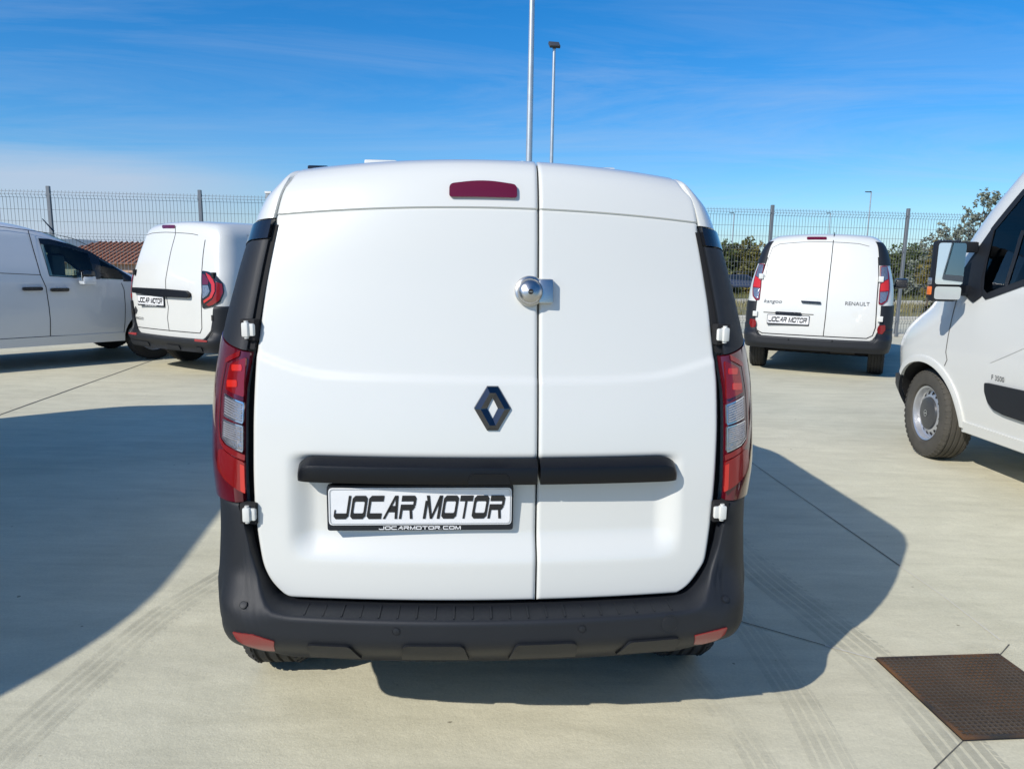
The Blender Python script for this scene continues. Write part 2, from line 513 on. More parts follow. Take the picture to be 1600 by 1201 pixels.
class Body:
    """plan outline at every height: rear face, rear corner, side, front corner, front face"""
    def __init__(s, W, R, F, rx, ry, fx, fy, bow=0.06, bowf=0.12, crown=None, nr=2.3, nf=2.2, cw=0.65, loc=(0, 0), heading=90.0):
        s.W, s.R, s.F, s.rx, s.ry, s.fx, s.fy = [Tab(t) for t in (W, R, F, rx, ry, fx, fy)]
        s.bow, s.bowf, s.nr, s.nf, s.cw = bow, bowf, nr, nf, cw
        s.crown = Tab(crown or [(0, 0), (1, 0)])
        s.loc = loc; s.yaw = radians(heading - 90)
    def rear(s, x, z):
        W = s.W(z); rx = s.rx(z); ax = min(abs(x), W)
        u = max(0.0, (ax - (W - rx)) / rx)
        y = s.R(z) + s.bow * (ax / W) ** 2
        if u > 0: y += s.ry(z) * (1 - max(0.0, 1 - u ** s.nr) ** (1 / s.nr))
        return y
    def yr(s, z): return s.R(z) + s.bow + s.ry(z)
    def yf(s, z): return s.F(z) - s.bowf - s.fy(z)
    def xs(s, y, z):
        W = s.W(z); yr = s.yr(z); yf = s.yf(z)
        if y < yr:
            v = min(1.0, (yr - y) / s.ry(z)); rx = s.rx(z)
            return (W - rx) + rx * max(0.0, 1 - v ** s.nr) ** (1 / s.nr)
        if y > yf:
            v = min(1.0, (y - yf) / (s.fy(z) + s.bowf)); fx = s.fx(z)
            return (W - fx) + fx * max(0.0, 1 - v ** s.nf) ** (1 / s.nf)
        return W
    def plan0(s, t, z):
        sg = -1 if t < 0 else 1; t = abs(t)
        W = s.W(z)
        if t <= 1:
            x = t * (W - s.rx(z)); y = s.R(z) + s.bow * (x / W) ** 2
        elif t <= 2:
            a = (t - 1) * pi / 2; rx = s.rx(z)
            x = (W - rx) + rx * sin(a) ** (2 / s.nr)
            y = s.R(z) + s.bow * (x / W) ** 2 + s.ry(z) * (1 - max(0, cos(a)) ** (2 / s.nr))
        elif t <= 3:
            x = W; a, b = s.yr(z), s.yf(z); y = a + (b - a) * (t - 2)
        elif t <= 4:
            a = (t - 3) * pi / 2; fx = s.fx(z)
            x = (W - fx) + fx * max(0, cos(a)) ** (2 / s.nf)
            y = s.F(z) - s.bowf * (x / W) ** 2 - s.fy(z) * (1 - sin(a) ** (2 / s.nf))
        else:
            x = (5 - t) * (W - s.fx(z)); y = s.F(z) - s.bowf * (x / W) ** 2
        return sg * x, y
    def plan(s, t, z, off=0.0):
        x, y = s.plan0(t, z)
        if off:
            e = 1e-3
            x1, y1 = s.plan0(t - e, z); x2, y2 = s.plan0(t + e, z)
            dx, dy = x2 - x1, y2 - y1; L = math.hypot(dx, dy) or 1
            x += dy / L * off; y -= dx / L * off
        return Vector((x, y, z - s.crown(z) * (x / s.cw) ** 2))
    # maps from flat coordinates to the surface
    def m_rear(s): return lambda x, z, o: Vector((x, s.rear(x, z) - o, z - s.crown(z) * (x / s.cw) ** 2))
    def m_side(s, sg): return lambda y, z, o: Vector((sg * (s.xs(y, z) + o), y, z))
    def m_plan(s): return lambda t, z, o: s.plan(t, z, o)
    # camera ray in body coordinates
    def _ray(s, px, py):
        d = ray(px, py)
        c, q = cos(s.yaw), sin(s.yaw)
        o = (CAMP.x - s.loc[0], CAMP.y - s.loc[1])
        lo = Vector((c * o[0] + q * o[1], -q * o[0] + c * o[1], CAMP.z))
        ld = Vector((c * d.x + q * d.y, -q * d.x + c * d.y, d.z))
        return lo, ld
    def _march(s, px, py, fn):
        o, d = s._ray(px, py)
        t = 0.5; st = 0.03
        prev = t
        while t < 40:
            if fn(o + d * t) > 0: break
            prev = t; t += st
        a, b = prev, t
        for _ in range(30):
            mth = (a + b) / 2
            if fn(o + d * mth) > 0: b = mth
            else: a = mth
        return o + d * b
    def zeta(s, x, z):
        q = z
        for _ in range(4): q = z + s.crown(q) * (x / s.cw) ** 2
        return q
    def rpx(s, *pts):
        out = []
        for (px, py) in pts:
            def fn(p):
                zt = s.zeta(p.x, p.z)
                if abs(p.x) > s.W(zt): return -1
                return p.y - s.rear(p.x, zt)
            p = s._march(px, py, fn)
            out.append((p.x, s.zeta(p.x, p.z)))
        return out
    def spx(s, sg, *pts):
        out = []
        for (px, py) in pts:
            def fn(p):
                if not (-0.5 < p.y < s.F(p.z) + 0.3): return -1
                return s.xs(p.y, p.z) - sg * p.x
            p = s._march(px, py, fn); out.append((p.y, p.z))
        return out
    def qpx(s, *pts):
        """corner coordinates (t, z) for pixels on a rear corner"""
        out = []
        for (x, z) in s.rpx(*pts):
            W, rx = s.W(z), s.rx(z); u = (abs(x) - (W - rx)) / rx
            if u <= 0: t = abs(x) / (W - rx)
            else: t = 1 + math.asin(min(1, u) ** (s.nr / 2)) / (pi / 2)
            out.append((math.copysign(t, x), z))
        return out

def shell(name, B, levels, mats, parent, z_bottom, arches=(), inset_rear=0.0, cuts=(), arch_r=0.36):
    ts = []
    half = [i / 6 for i in range(6)] + [1 + i / 8 for i in range(8)] + [2 + i / 16 for i in range(16)] + [3 + i / 10 for i in range(10)] + [4 + i / 6 for i in range(6)] + [5]
    ts = [-t for t in half[::-1]][1:-1] + half          # from front centre-left round the rear to front centre
    ts = half + [-t for t in half[::-1]][1:-1]
    n = len(ts)
    V, F = [], []
    for z in levels:
        for t in ts:
            p = B.plan(t, z)
            if inset_rear and abs(t) < 2:
                k = 1 - max(0, abs(t) - 1); p.y += inset_rear * k ** 0.5
            V.append(p)
    L = len(levels)
    for j in range(L - 1):
        for i in range(n):
            a = j * n + i; b = j * n + (i + 1) % n
            F.append((a, b, b + n, a + n))
    # roof: shrink the last ring to the middle, keeping the crown
    zt = levels[-1]; top = V[-n:]
    yc = sum(p.y for p in top) / n
    base = (L - 1) * n
    prev = base
    for k, sc in enumerate((0.85, 0.65, 0.4, 0.15)):
        st = len(V)
        for p in top:
            x = p.x * sc; y = yc + (p.y - yc) * (1 - (1 - sc) * 0.8)
            V.append(Vector((x, y, zt + 0.012 * (1 - sc * sc) - B.crown(zt) * (x / B.cw) ** 2)))
        for i in range(n):
            F.append((prev + i, prev + (i + 1) % n, st + (i + 1) % n, st + i))
        prev = st
    F.append(tuple(prev + i for i in range(n)))
    F.append(tuple(range(n))[::-1])
    bm = bmesh.new()
    vs = [bm.verts.new(v) for v in V]
    for f in F: bm.faces.new([vs[i] for i in f])
    bmesh.ops.recalc_face_normals(bm, faces=bm.faces)
    o = finish(bm, name, mats, parent)
    # wheel housings and cabin openings are cut for real
    tools = []
    for (y, r) in arches:
        for sg in (-1, 1):
            Wm = B.W(0.4)
            prof = [(0.0, 0), (0.0, r), (0.34, r), (0.34, 0)]
            Vx, Fx = [], []
            k = 40
            for xx in (0.0, 0.40):
                for i in range(k):
                    a = 2 * pi * i / k
                    Vx.append((sg * (Wm - 0.30 + xx), y + r * cos(a), 0.32 + r * sin(a)))
            Fx = [(i, (i + 1) % k, k + (i + 1) % k, k + i) for i in range(k)] + [tuple(range(k)), tuple(range(k, 2 * k))]
            tools.append((mk('cutter', Vx, Fx, ['gap_black']), ('arch', y, r)))
    for (poly, x0, x1) in cuts:
        k = len(poly)
        Vx = [(x0, p[0], p[1]) for p in poly] + [(x1, p[0], p[1]) for p in poly]
        Fx = [(i, (i + 1) % k, k + (i + 1) % k, k + i) for i in range(k)] + [tuple(range(k)), tuple(range(k, 2 * k))]
        tools.append((mk('cutter', Vx, Fx, ['gap_black']), ('cut', poly)))
    if tools:
        for (t, _) in tools: t.parent = parent
        bpy.context.view_layer.update()
        for (t, _) in tools:
            md = o.modifiers.new('b', 'BOOLEAN'); md.operation = 'DIFFERENCE'; md.object = t; md.solver = 'EXACT'
            md.material_mode = 'TRANSFER'
        dg = bpy.context.evaluated_depsgraph_get()
        ev = o.evaluated_get(dg)
        me = bpy.data.meshes.new_from_object(ev)
        o.modifiers.clear(); o.data = me
        for (t, _) in tools: bpy.data.objects.remove(t)
        names = [mm.name if mm else '' for mm in me.materials]
    bm = bmesh.new(); bm.from_mesh(o.data)
    for f in bm.faces: f.smooth = True
    for e in bm.edges:
        e.smooth = not (len(e.link_faces) == 2 and (e.calc_face_angle(0) > radians(32) or e.link_faces[0].material_index != e.link_faces[1].material_index))
    bm.to_mesh(o.data); bm.free()
    return o

def lin(a, b, n): return [a + (b - a) * i / (n - 1) for i in range(n)]

# ------------------------------------------------------------------ wheels
def wheel(parent, x, y, r, w, style, tyre_mat='rubber', steer=0.0, rimr=None):
    sg = 1 if x > 0 else -1
    e = empty('wheel', (x, y, r), steer, parent)
    rr = rimr or r * 0.61
    h = w / 2
    pr = [(-h * 0.72, rr * 0.96), (-h * 0.95, rr * 1.06), (-h, rr + (r - rr) * 0.45), (-h * 0.95, r * 0.945), (-h * 0.82, r * 0.985)]
    gx = [-0.55, -0.18, 0.18, 0.55]
    for g in gx: pr += [(h * (g - 0.07), r), (h * (g - 0.05), r - 0.008), (h * (g + 0.05), r - 0.008), (h * (g + 0.07), r)]
    pr += [(h * 0.82, r * 0.985), (h * 0.95, r * 0.945), (h, rr + (r - rr) * 0.45), (h * 0.95, rr * 1.06), (h * 0.72, rr * 0.96), (h * 0.5, rr * 0.9), (-h * 0.5, rr * 0.9), (-h * 0.72, rr * 0.96)]
    V, F = lathe_x(pr, 64)
    mk('tyre', V, F, tyre_mat, e, 40)
    # shoulder blocks
    bm = bmesh.new()
    nb = 46
    for k in range(nb):
        a = 2 * pi * k / nb; da = 0.55 * 2 * pi / nb
        for sd in (-1, 1):
            vs = []
            for (xx, q) in ((0.70, r * 1.000), (0.985, r * 0.948)):
                for aa in (a - da / 2, a + da / 2):
                    for o_ in (-0.006, 0.0035):
                        vs.append(bm.verts.new((sd * h * xx, (q + o_) * cos(aa), (q + o_) * sin(aa))))
            for f in ((0, 1, 3, 2), (4, 6, 7, 5), (0, 4, 5, 1), (2, 3, 7, 6), (0, 2, 6, 4), (1, 5, 7, 3)):
                bm.faces.new([vs[i] for i in f])
    bmesh.ops.recalc_face_normals(bm, faces=bm.faces)
    t2 = finish(bm, 'tread', tyre_mat, e); t2['kind'] = 'stuff'
    s = sg
    if style == 'steel':
        pr = [(s * h * 0.80, rr * 0.99), (s * h * 0.86, rr * 0.985), (s * h * 0.80, rr * 0.93), (s * h * 0.45, rr * 0.89), (s * h * 0.40, rr * 0.86), (s * h * 0.62, rr * 0.62), (s * h * 0.60, rr * 0.45), (s * h * 0.55, 0.001), (-s * h * 0.7, 0.001), (-s * h * 0.75, rr * 0.97)]
        V, F = lathe_x(pr, 64)
        rim = mk('rim', V, F, 'steel_rim', e, 30)
        # oval vent holes on the sloping dish
        for k in range(16):
            a = 2 * pi * k / 16 + 0.1
            Vh = []
            for i in range(14):
                b = 2 * pi * i / 14
                q = rr * 0.745 + rr * 0.062 * cos(b); aa = a + 0.085 * sin(b)
                f_ = (q - rr * 0.62) / (rr * 0.24)
                xx = h * (0.62 + (0.40 - 0.62) * f_) + 0.004
                Vh.append((s * xx, q * cos(aa), q * sin(aa)))
            mk('vent_hole', Vh, [tuple(range(14))], 'gap_black', rim)
        pr = [(s * h * 0.60, rr * 0.60), (s * h * 0.74, rr * 0.57), (s * h * 0.82, rr * 0.42), (s * h * 0.84, 0.001)]
        V, F = lathe_x(pr, 40)
        cap = mk('hub_cap', V, F, 'badge_grey', e, 40)
        # ring and flash emblem
        x_e = s * (h * 0.84 + 0.004)
        V, F = [], []
        for i in range(24):
            a = 2 * pi * i / 24
            for q in (0.021, 0.026): V.append((x_e, q * cos(a), q * sin(a)))
        for i in range(24): F.append((2 * i, 2 * i + 1, (2 * i + 3) % 48, (2 * i + 2) % 48))
        z_ = [(-0.036, -0.004), (-0.006, 0.008), (0.004, 0.002), (0.036, 0.004), (0.006, -0.008), (-0.004, -0.002)]
        k0 = len(V); V += [(x_e, p[0], p[1]) for p in z_]; F.append(tuple(range(k0, k0 + 6)))
        mk('emblem', V, F, 'chrome', cap)
    else:
        pr = [(s * h * 0.80, rr * 0.99), (s * h * 0.84, rr * 0.97), (s * h * 0.6, rr * 0.9), (s * h * 0.5, rr * 0.6), (s * h * 0.7, rr * 0.3), (s * h * 0.7, 0.001), (-s * h * 0.6, 0.001), (-s * h * 0.7, rr * 0.95)]
        V, F = lathe_x(pr, 40)
        mk('rim', V, F, 'badge_grey' if style == 'dark' else 'steel_rim', e, 30)
    return e

# ------------------------------------------------------------------ lettering
def glyph(ch, th, tv):
    """returns convex polygons on a unit box"""
    cxr, cyr = 0.16, 0.12
    P = []
    if ch in 'O0':
        o = [(cxr, 0), (1 - cxr, 0), (1, cyr), (1, 1 - cyr), (1 - cxr, 1), (cxr, 1), (0, 1 - cyr), (0, cyr)]
        q = 0.05
        i = [(tv + q, th), (1 - tv - q, th), (1 - tv, th + q), (1 - tv, 1 - th - q), (1 - tv - q, 1 - th), (tv + q, 1 - th), (tv, 1 - th - q), (tv, th + q)]
        for k in range(8): P.append([o[k], o[(k + 1) % 8], i[(k + 1) % 8], i[k]])
    elif ch == 'C':
        P += [[(cxr, 0), (0.98, 0), (0.98, th), (tv, th), (0, cyr)], [(0, cyr), (tv, th), (tv, 1 - th), (0, 1 - cyr)], [(0, 1 - cyr), (tv, 1 - th), (0.98, 1 - th), (0.98, 1), (cxr, 1)]]
    elif ch == 'J':
        P += [[(0.98 - tv, th * 0.6), (0.98, cyr), (0.98, 1), (0.98 - tv, 1)], [(0, cyr), (cxr, 0), (0.98 - cxr, 0), (0.98, cyr), (0.98 - tv, th), (0, th)], [(0, th), (0.1, th), (0.1, 0.4), (0, 0.4)]]
    elif ch == 'A':
        P += [[(0, 0), (tv, 0), (0.78, 1), (0.60, 1)], [(0.80, 0), (0.98, 0), (0.84, 1), (0.66, 1)], [(0.24, th * 1.15), (0.90, th * 1.15), (0.86, th * 2.25), (0.42, th * 2.25)]]
    elif ch == 'R':
        P += [[(0, 1 - th), (0.98 - tv, 1 - th), (0.98, 1 - cyr), (0.84, 1), (0, 1)], [(0.98 - tv, 0.60), (0.98, 0.55), (0.98, 1 - cyr), (0.98 - tv, 1 - th)], [(0, 0.62 - th), (0.84, 0.62 - th), (0.98, 0.52), (0.98 - tv, 0.62), (0, 0.62)], [(0, 0), (tv, 0), (tv, 0.62 - th), (0, 0.62 - th)], [(0.74, 0), (0.92, 0), (0.80, 0.62 - th), (0.62, 0.62 - th)]]
    elif ch == 'M':
        P += [[(0, 0), (tv, 0), (tv, 0.78), (0, 0.78)], [(0.02, 1), (tv * 1.25, 1), (0.56, 0), (0.42, 0)], [(1 - tv * 1.2, 1), (1, 1), (0.56, 0), (0.44, 0)], [(1 - tv, 0), (1, 0), (1, 1), (1 - tv, 1)]]
    elif ch == 'T':
        P += [[(0, 1 - th), (1, 1 - th), (1, 1), (0, 1)], [(0.5 - tv / 2, 0), (0.5 + tv / 2, 0), (0.5 + tv / 2, 1 - th), (0.5 - tv / 2, 1 - th)]]
    elif ch == '.':
        P += [[(0, 0), (0.3, 0), (0.3, th), (0, th)]]
    return P
def lettering(name, text, x0, x1, z0, z1, mapf, m, parent, th=0.25, tv=0.16, shear=0.18, gap=0.10, adv={}, off=0.002):
    ws = [adv.get(c, 0.55 if c == ' ' else (0.3 if c == '.' else 1.0)) for c in text]
    total = sum(ws) + gap * (len(text) - 1)
    sc = (x1 - x0 - shear * (z1 - z0)) / total
    V, F = [], []
    cx = 0
    for c, w in zip(text, ws):
        for poly in glyph(c, th, tv):
            k = len(V)
            for (a, b) in poly:
                X = x0 + (cx + a * w) * sc + shear * b * (z1 - z0); Z = z0 + b * (z1 - z0)
                V.append(mapf(X, Z, off))
            F.append(tuple(range(k, len(V))))
        cx += w + gap
    return mk(name, V, F, m, parent, recalc=False)
def font_text(name, text, x0, x1, z0, z1, mapf, m, parent, off=0.003, shear=0.0):
    cu = bpy.data.curves.new('t', 'FONT'); cu.body = text; cu.resolution_u = 3
    o = bpy.data.objects.new('t', cu); COL.objects.link(o)
    dg = bpy.context.evaluated_depsgraph_get()
    me = bpy.data.meshes.new_from_object(o.evaluated_get(dg))
    bpy.data.objects.remove(o)
    xs = [v.co.x for v in me.vertices]; ys = [v.co.y for v in me.vertices]
    ax, bx, ay, by = min(xs), max(xs), min(ys), max(ys)
    V = [mapf(x0 + (v.co.x - ax) / (bx - ax) * (x1 - x0) + shear * (v.co.y - ay) / (by - ay) * (z1 - z0), z0 + (v.co.y - ay) / (by - ay) * (z1 - z0), off) for v in me.vertices]
    F = [tuple(p.vertices) for p in me.polygons]
    bpy.data.meshes.remove(me)
    return mk(name, V, F, m, parent, recalc=False)

PLATE_ADV = {'M': 1.12, 'T': 0.86, ' ': 0.42, 'A': 0.98}
def plate(parent, mapf, cx, cz, W, H, tilt=0.0, hold=0.012, thick=0.014, off=0.0, small=True):
    """number plate in its black holder, on a flat map"""
    x0, x1 = cx - W / 2, cx + W / 2
    z0, z1 = cz - H / 2, cz + H / 2
    h = panel('plate_holder', rounded([(x0 - 0.005, z0 - 0.017), (x1 + 0.005, z0 - 0.017), (x1 + 0.005, z1 + 0.006), (x0 - 0.005, z1 + 0.006)], 0.008, 3), mapf, 'black_plastic', parent, off + thick, 0.5, thick + 0.008)
    p = panel('number_plate', rounded([(x0, z0), (x1, z0), (x1, z1), (x0, z1)], 0.012, 3), mapf, 'plate_white', parent, off + thick + 0.003, 0.5, 0.004)
    lettering('plate_lettering', 'JOCAR MOTOR', x0 + 0.012 * W / 0.52, x1 - 0.016 * W / 0.52, cz - H * 0.33, cz + H * 0.30, mapf, 'ink', p, 0.25, 0.17, 0.16, 0.085, PLATE_ADV, off + thick + 0.0045)
    # raised rim round the plate
    e = 0.004
    ribbon('plate_rim', rounded([(x0 + e, z0 + e), (x1 - e, z0 + e), (x1 - e, z1 - e), (x0 + e, z1 - e)], 0.01, 3), mapf, 0.0022, 'steel_rim', p, off + thick + 0.0042, 0.1, True)
    if small:
        lettering('dealer_lettering', 'JOCARMOTOR.COM', cx - W * 0.23, cx + W * 0.22, z0 - 0.0145, z0 - 0.004, mapf, 'print_white', h, 0.24, 0.16, 0.0, 0.12, {}, off + thick + 0.0015)
    return h

def proj(p):
    q = Vector(p) - CAMP
    d = q.dot(FWD)
    return (CX + FPX * q.dot(RIGHT) / d, CY - FPX * q.dot(UP) / d)
def to_world(B, p):
    c, s = cos(B.yaw), sin(B.yaw)
    return Vector((B.loc[0] + c * p[0] - s * p[1], B.loc[1] + s * p[0] + c * p[1], p[2]))
def inv(B, mapf, px, guess):
    """surface coordinates of the point that the camera sees at a pixel"""
    a, b = guess
    for _ in range(25):
        f0 = proj(to_world(B, mapf(a, b, 0))); e = 1e-3
        fa = proj(to_world(B, mapf(a + e, b, 0))); fb = proj(to_world(B, mapf(a, b + e, 0)))
        J = np.array([[(fa[0] - f0[0]) / e, (fb[0] - f0[0]) / e], [(fa[1] - f0[1]) / e, (fb[1] - f0[1]) / e]])
        r = np.array([px[0] - f0[0], px[1] - f0[1]])
        try: st = np.linalg.solve(J, r)
        except np.linalg.LinAlgError: break
        st = np.clip(st, -0.15, 0.15); a += st[0]; b += st[1]
        if abs(st).max() < 1e-6: break
    return (float(a), float(b))
def patch(name, B, tl, zl, off, m, parent, zf=None, skirt=0.012, angle=40):
    """piece of body skin: tl = plan parameters, zl = rows 0..1 or heights"""
    V = []
    nv = len(zl) + (2 if skirt else 0)
    for t in tl:
        col = []
        for v in zl:
            z = zf(t, v) if zf else v
            col.append((z, off(t, z) if callable(off) else off))
        if skirt: col = [(col[0][0], col[0][1] - skirt)] + col + [(col[-1][0], col[-1][1] - skirt)]
        V += [B.plan(t, z, o) for z, o in col]
    n = len(tl)
    F = grid_faces(n, nv)
    if skirt:
        for i, t in ((0, tl[0]), (n - 1, tl[-1])):
            k = len(V)
            for j in range(nv):
                p = V[i * nv + j]; q = B.plan(t, zf(t, zl[0]) if zf else zl[0], 0)
                z = None
            col = []
            for v in zl:
                z = zf(t, v) if zf else v
                col.append(B.plan(t, z, (off(t, z) if callable(off) else off) - skirt))
            V += col
            for j in range(len(zl) - 1):
                F.append((i * nv + 1 + j, i * nv + 2 + j, k + j + 1, k + j))
    return mk(name, V, F, m, parent, angle)
def smooth(a, b, x):
    t = min(1, max(0, (x - a) / (b - a))); return t * t * (3 - 2 * t)

# ================================================================== THE SETTING
def plane_obj(name, pts, m, z=0.0):
    return mk(name, [(p[0], p[1], z) for p in pts], [tuple(range(len(pts)))], m)
# fence line (two points on the ground)
FA, FB = Vector((-6.97, 13.5, 0)), Vector((6.63, 15.2, 0))
FD = (FB - FA).normalized(); FN = Vector((-FD.y, FD.x, 0))
def fpt(a, d, z=0.0):
    """along the fence / beyond it"""
    p = FA + FD * a + FN * d; return (p.x, p.y, z)
# terrain: level with the yard, falling away to a road two metres lower
def terrain(d):
    if d < 5: return -0.06
    return -0.06 - 1.95 * smooth(5, 62, d)
V = []; rows = [-60, -5, 0, 2, 5, 6, 9, 13, 18, 24, 30, 38, 46, 55, 62, 80, 120, 250, 700, 2500, 9000]
cols = [-9000, -2500, -700, -250, -120, -70, -45, -30, -20, -12, -6, 0, 6, 12, 18, 25, 35, 50, 75, 130, 260, 700, 2500, 9000]
for d in rows:
    for a in cols:
        z = terrain(d)
        if 6 < d < 200: z += 0.18 * (mnoise.noise(Vector((a * 0.13, d * 0.13, 0)))) * smooth(6, 12, d)
        V.append(fpt(a, d, z))
ground = tag(mk('ground', V, grid_faces(len(rows), len(cols)), 'field', angle=60), kind='structure')
yard = mk('concrete_yard', [fpt(-60, -0.02), fpt(75, -0.02), fpt(75, -60), fpt(-60, -60), fpt(-60, -0.02, -0.25), fpt(75, -0.02, -0.25), fpt(75, -60, -0.25), fpt(-60, -60, -0.25)],
          [(0, 1, 2, 3), (4, 5, 6, 7), (0, 1, 5, 4), (1, 2, 6, 5), (2, 3, 7, 6), (3, 0, 4, 7)], 'concrete')
tag(yard, kind='structure')
# strip of paving beyond the fence and its kerbs
def strip(name, d0, d1, z0, z1, m, a0=-40, a1=60):
    V = [fpt(a0, d0, z0), fpt(a1, d0, z0), fpt(a1, d1, z0), fpt(a0, d1, z0), fpt(a0, d0, z1), fpt(a1, d0, z1), fpt(a1, d1, z1), fpt(a0, d1, z1)]
    return mk(name, V, [(0, 1, 2, 3), (4, 5, 6, 7), (0, 1, 5, 4), (1, 2, 6, 5), (2, 3, 7, 6), (3, 0, 4, 7)], m)
tag(strip('fence_plinth', 0.0, 0.18, -0.3, 0.06, 'kerb_concrete'), kind='structure')
tag(strip('pavement', 0.2, 4.6, -0.3, -0.035, 'concrete'), kind='structure')
for i, (d0, d1, zt, zb) in enumerate(((4.62, 4.80, 0.05, -0.4), (14.6, 14.9, terrain(14.7) + 0.16, terrain(14.7) - 0.4))):
    # kerb laid in separate stones
    root = None
    for k in range(46):
        a0 = -14 + k * 1.02
        kb = strip('kerb' if root is None else 'kerb_stone', d0, d1, zb, zt + 0.008 * random.random(), 'kerb_concrete', a0, a0 + 1.0)
        if root is None: root = tag(kb, kind='structure')
        else: kb.parent = root

# joints sawn in the slab (px measured in the photograph)
def ground_line(name, pts, w, m, z=0.003):
    V = []
    P = [G(*p) for p in pts]
    Q = []
    for a, b in zip(P[:-1], P[1:]):
        k = max(1, int((b - a).length / 0.25))
        Q += [a + (b - a) * i / k for i in range(k)]
    Q.append(P[-1])
    for i, p in enumerate(Q):
        d = (Q[min(i + 1, len(Q) - 1)] - Q[max(i - 1, 0)]).normalized(); n = Vector((-d.y, d.x, 0))
        ww = w * (0.8 + 0.4 * random.random()); j = n * (random.random() - 0.5) * w * 0.4
        V += [(p.x + n.x * ww / 2 + j.x, p.y + n.y * ww / 2 + j.y, z), (p.x - n.x * ww / 2 + j.x, p.y - n.y * ww / 2 + j.y, z)]
    return mk(name, V, [(2 * i, 2 * i + 1, 2 * i + 3, 2 * i + 2) for i in range(len(Q) - 1)], m, yard, recalc=False)
ground_line('joint', [(-250, 737), (0, 648), (255, 557), (330, 531)], 0.016, 'joint')
ground_line('joint', [(1040, 629), (1193, 736), (1406, 884)], 0.005, 'joint')
ground_line('joint', [(1406, 884), (1480, 936), (1562, 1000)], 0.006, 'pale_joint')
ground_line('joint', [(1050, 940), (1150, 969), (1289, 1008.6)], 0.005, 'joint')
ground_line('joint', [(1289, 1008.6), (1356, 1027), (1369, 1031)], 0.007, 'pale_joint')
ground_line('joint', [(1506, 1156), (1462, 1199), (1380, 1285)], 0.0035, 'joint')
ground_line('joint', [(1560, 1025), (1566, 1019), (1577, 1007)], 0.004, 'joint')

# tyre marks: several rubbed ribs side by side along an arc
def tyre_mark(pts, width, ribs, m):
    P = [G(*p) for p in pts]
    # smooth curve through the picked points
    Q = []
    for i in range(len(P) - 1):
        p0 = P[max(i - 1, 0)]; p1 = P[i]; p2 = P[i + 1]; p3 = P[min(i + 2, len(P) - 1)]
        for k in range(10):
            t = k / 10
            Q.append(0.5 * ((2 * p1) + (p2 - p0) * t + (2 * p0 - 5 * p1 + 4 * p2 - p3) * t * t + (3 * p1 - p0 - 3 * p2 + p3) * t ** 3))
    Q.append(P[-1])
    V, F = [], []
    for r in range(ribs):
        c = (r + 0.5) / ribs - 0.5
        hw = width / ribs * 0.36
        k0 = len(V)
        for i, p in enumerate(Q):
            d = (Q[min(i + 1, len(Q) - 1)] - Q[max(i - 1, 0)]).normalized(); n = Vector((-d.y, d.x, 0))
            for s in (c * width + hw, c * width - hw): V.append((p.x + n.x * s, p.y + n.y * s, 0.0035))
        F += [(k0 + 2 * i, k0 + 2 * i + 1, k0 + 2 * i + 3, k0 + 2 * i + 2) for i in range(len(Q) - 1)]
    # cross bars of the outer tread blocks
    L = 0
    for i in range(len(Q) - 1):
        seg = (Q[i + 1] - Q[i]); L += seg.length
        n = Vector((-seg.y, seg.x, 0)).normalized(); d = seg.normalized()
        kk = max(1, int(seg.length / 0.055))
        for j in range(kk):
            p = Q[i] + seg * (j / kk)
            a = p + n * width * 0.50; b = p + n * width * 0.58 + d * 0.01
            k0 = len(V)
            for q in (a - d * 0.012, a + d * 0.012, b + d * 0.012, b - d * 0.012): V.append((q.x, q.y, 0.0035))
            F.append((k0, k0 + 1, k0 + 2, k0 + 3))
    o = mk('tyre_mark', V, F, m, yard, recalc=False); o['kind'] = 'stuff'
    return o
tyre_mark([(395, 870), (345, 903), (260, 955), (150, 1045), (60, 1122), (-30, 1205), (-140, 1330)], 0.15, 4, 'tyre_dust')
tyre_mark([(1130, 840), (1200, 905), (1290, 975), (1380, 1050), (1450, 1120), (1530, 1215), (1640, 1360)], 0.20, 5, 'tyre_dust')
tyre_mark([(1130, 935), (1180, 1000), (1235, 1080), (1270, 1140), (1310, 1220), (1370, 1340)], 0.13, 4, 'tyre_dust_faint')
tyre_mark([(1020, 990), (1080, 1060), (1150, 1140), (1200, 1220), (1260, 1330)], 0.10, 3, 'tyre_dust_faint')

# rusty inspection cover, welded bars over a plate
g0, g1, g3 = G(1370, 1031), G(1559.5, 1025), G(1505, 1156.5)
gu, gv = (g1 - g0), (g3 - g0)
cover = empty('inspection_cover', (g0.x, g0.y, 0.0))
tag(cover, 'square rusty brown steel inspection cover with a grid pattern, set in the concrete', 'manhole cover')
def gp(a, b, z): return tuple(gu * a + gv * b + Vector((0, 0, z)))
mk('gap', [gp(-0.014, -0.014, 0.004), gp(1.014, -0.014, 0.004), gp(1.014, 1.014, 0.004), gp(-0.014, 1.014, 0.004)], [(0, 1, 2, 3)], 'gap_black', cover)
Vf, Ff = [], []
for (a, b) in ((0, 0), (1, 0), (1, 1), (0, 1)):
    for (d_, zz_) in ((-0.004, 0.004), (-0.003, 0.013), (0.016, 0.013), (0.018, 0.006)):
        Vf.append(gp(a + d_ * (1 - 2 * a), b + d_ * (1 - 2 * b), zz_))
for i in range(4):
    for j in range(3): Ff.append((i * 4 + j, ((i + 1) % 4) * 4 + j, ((i + 1) % 4) * 4 + j + 1, i * 4 + j + 1))
mk('frame', Vf, Ff, 'rusty_steel', cover)
mk('cover_plate', [gp(0.004, 0.004, 0.007), gp(0.996, 0.004, 0.007), gp(0.996, 0.996, 0.007), gp(0.004, 0.996, 0.007)], [(0, 1, 2, 3)], 'rusty_steel', cover)
bm = bmesh.new()
ng = 25
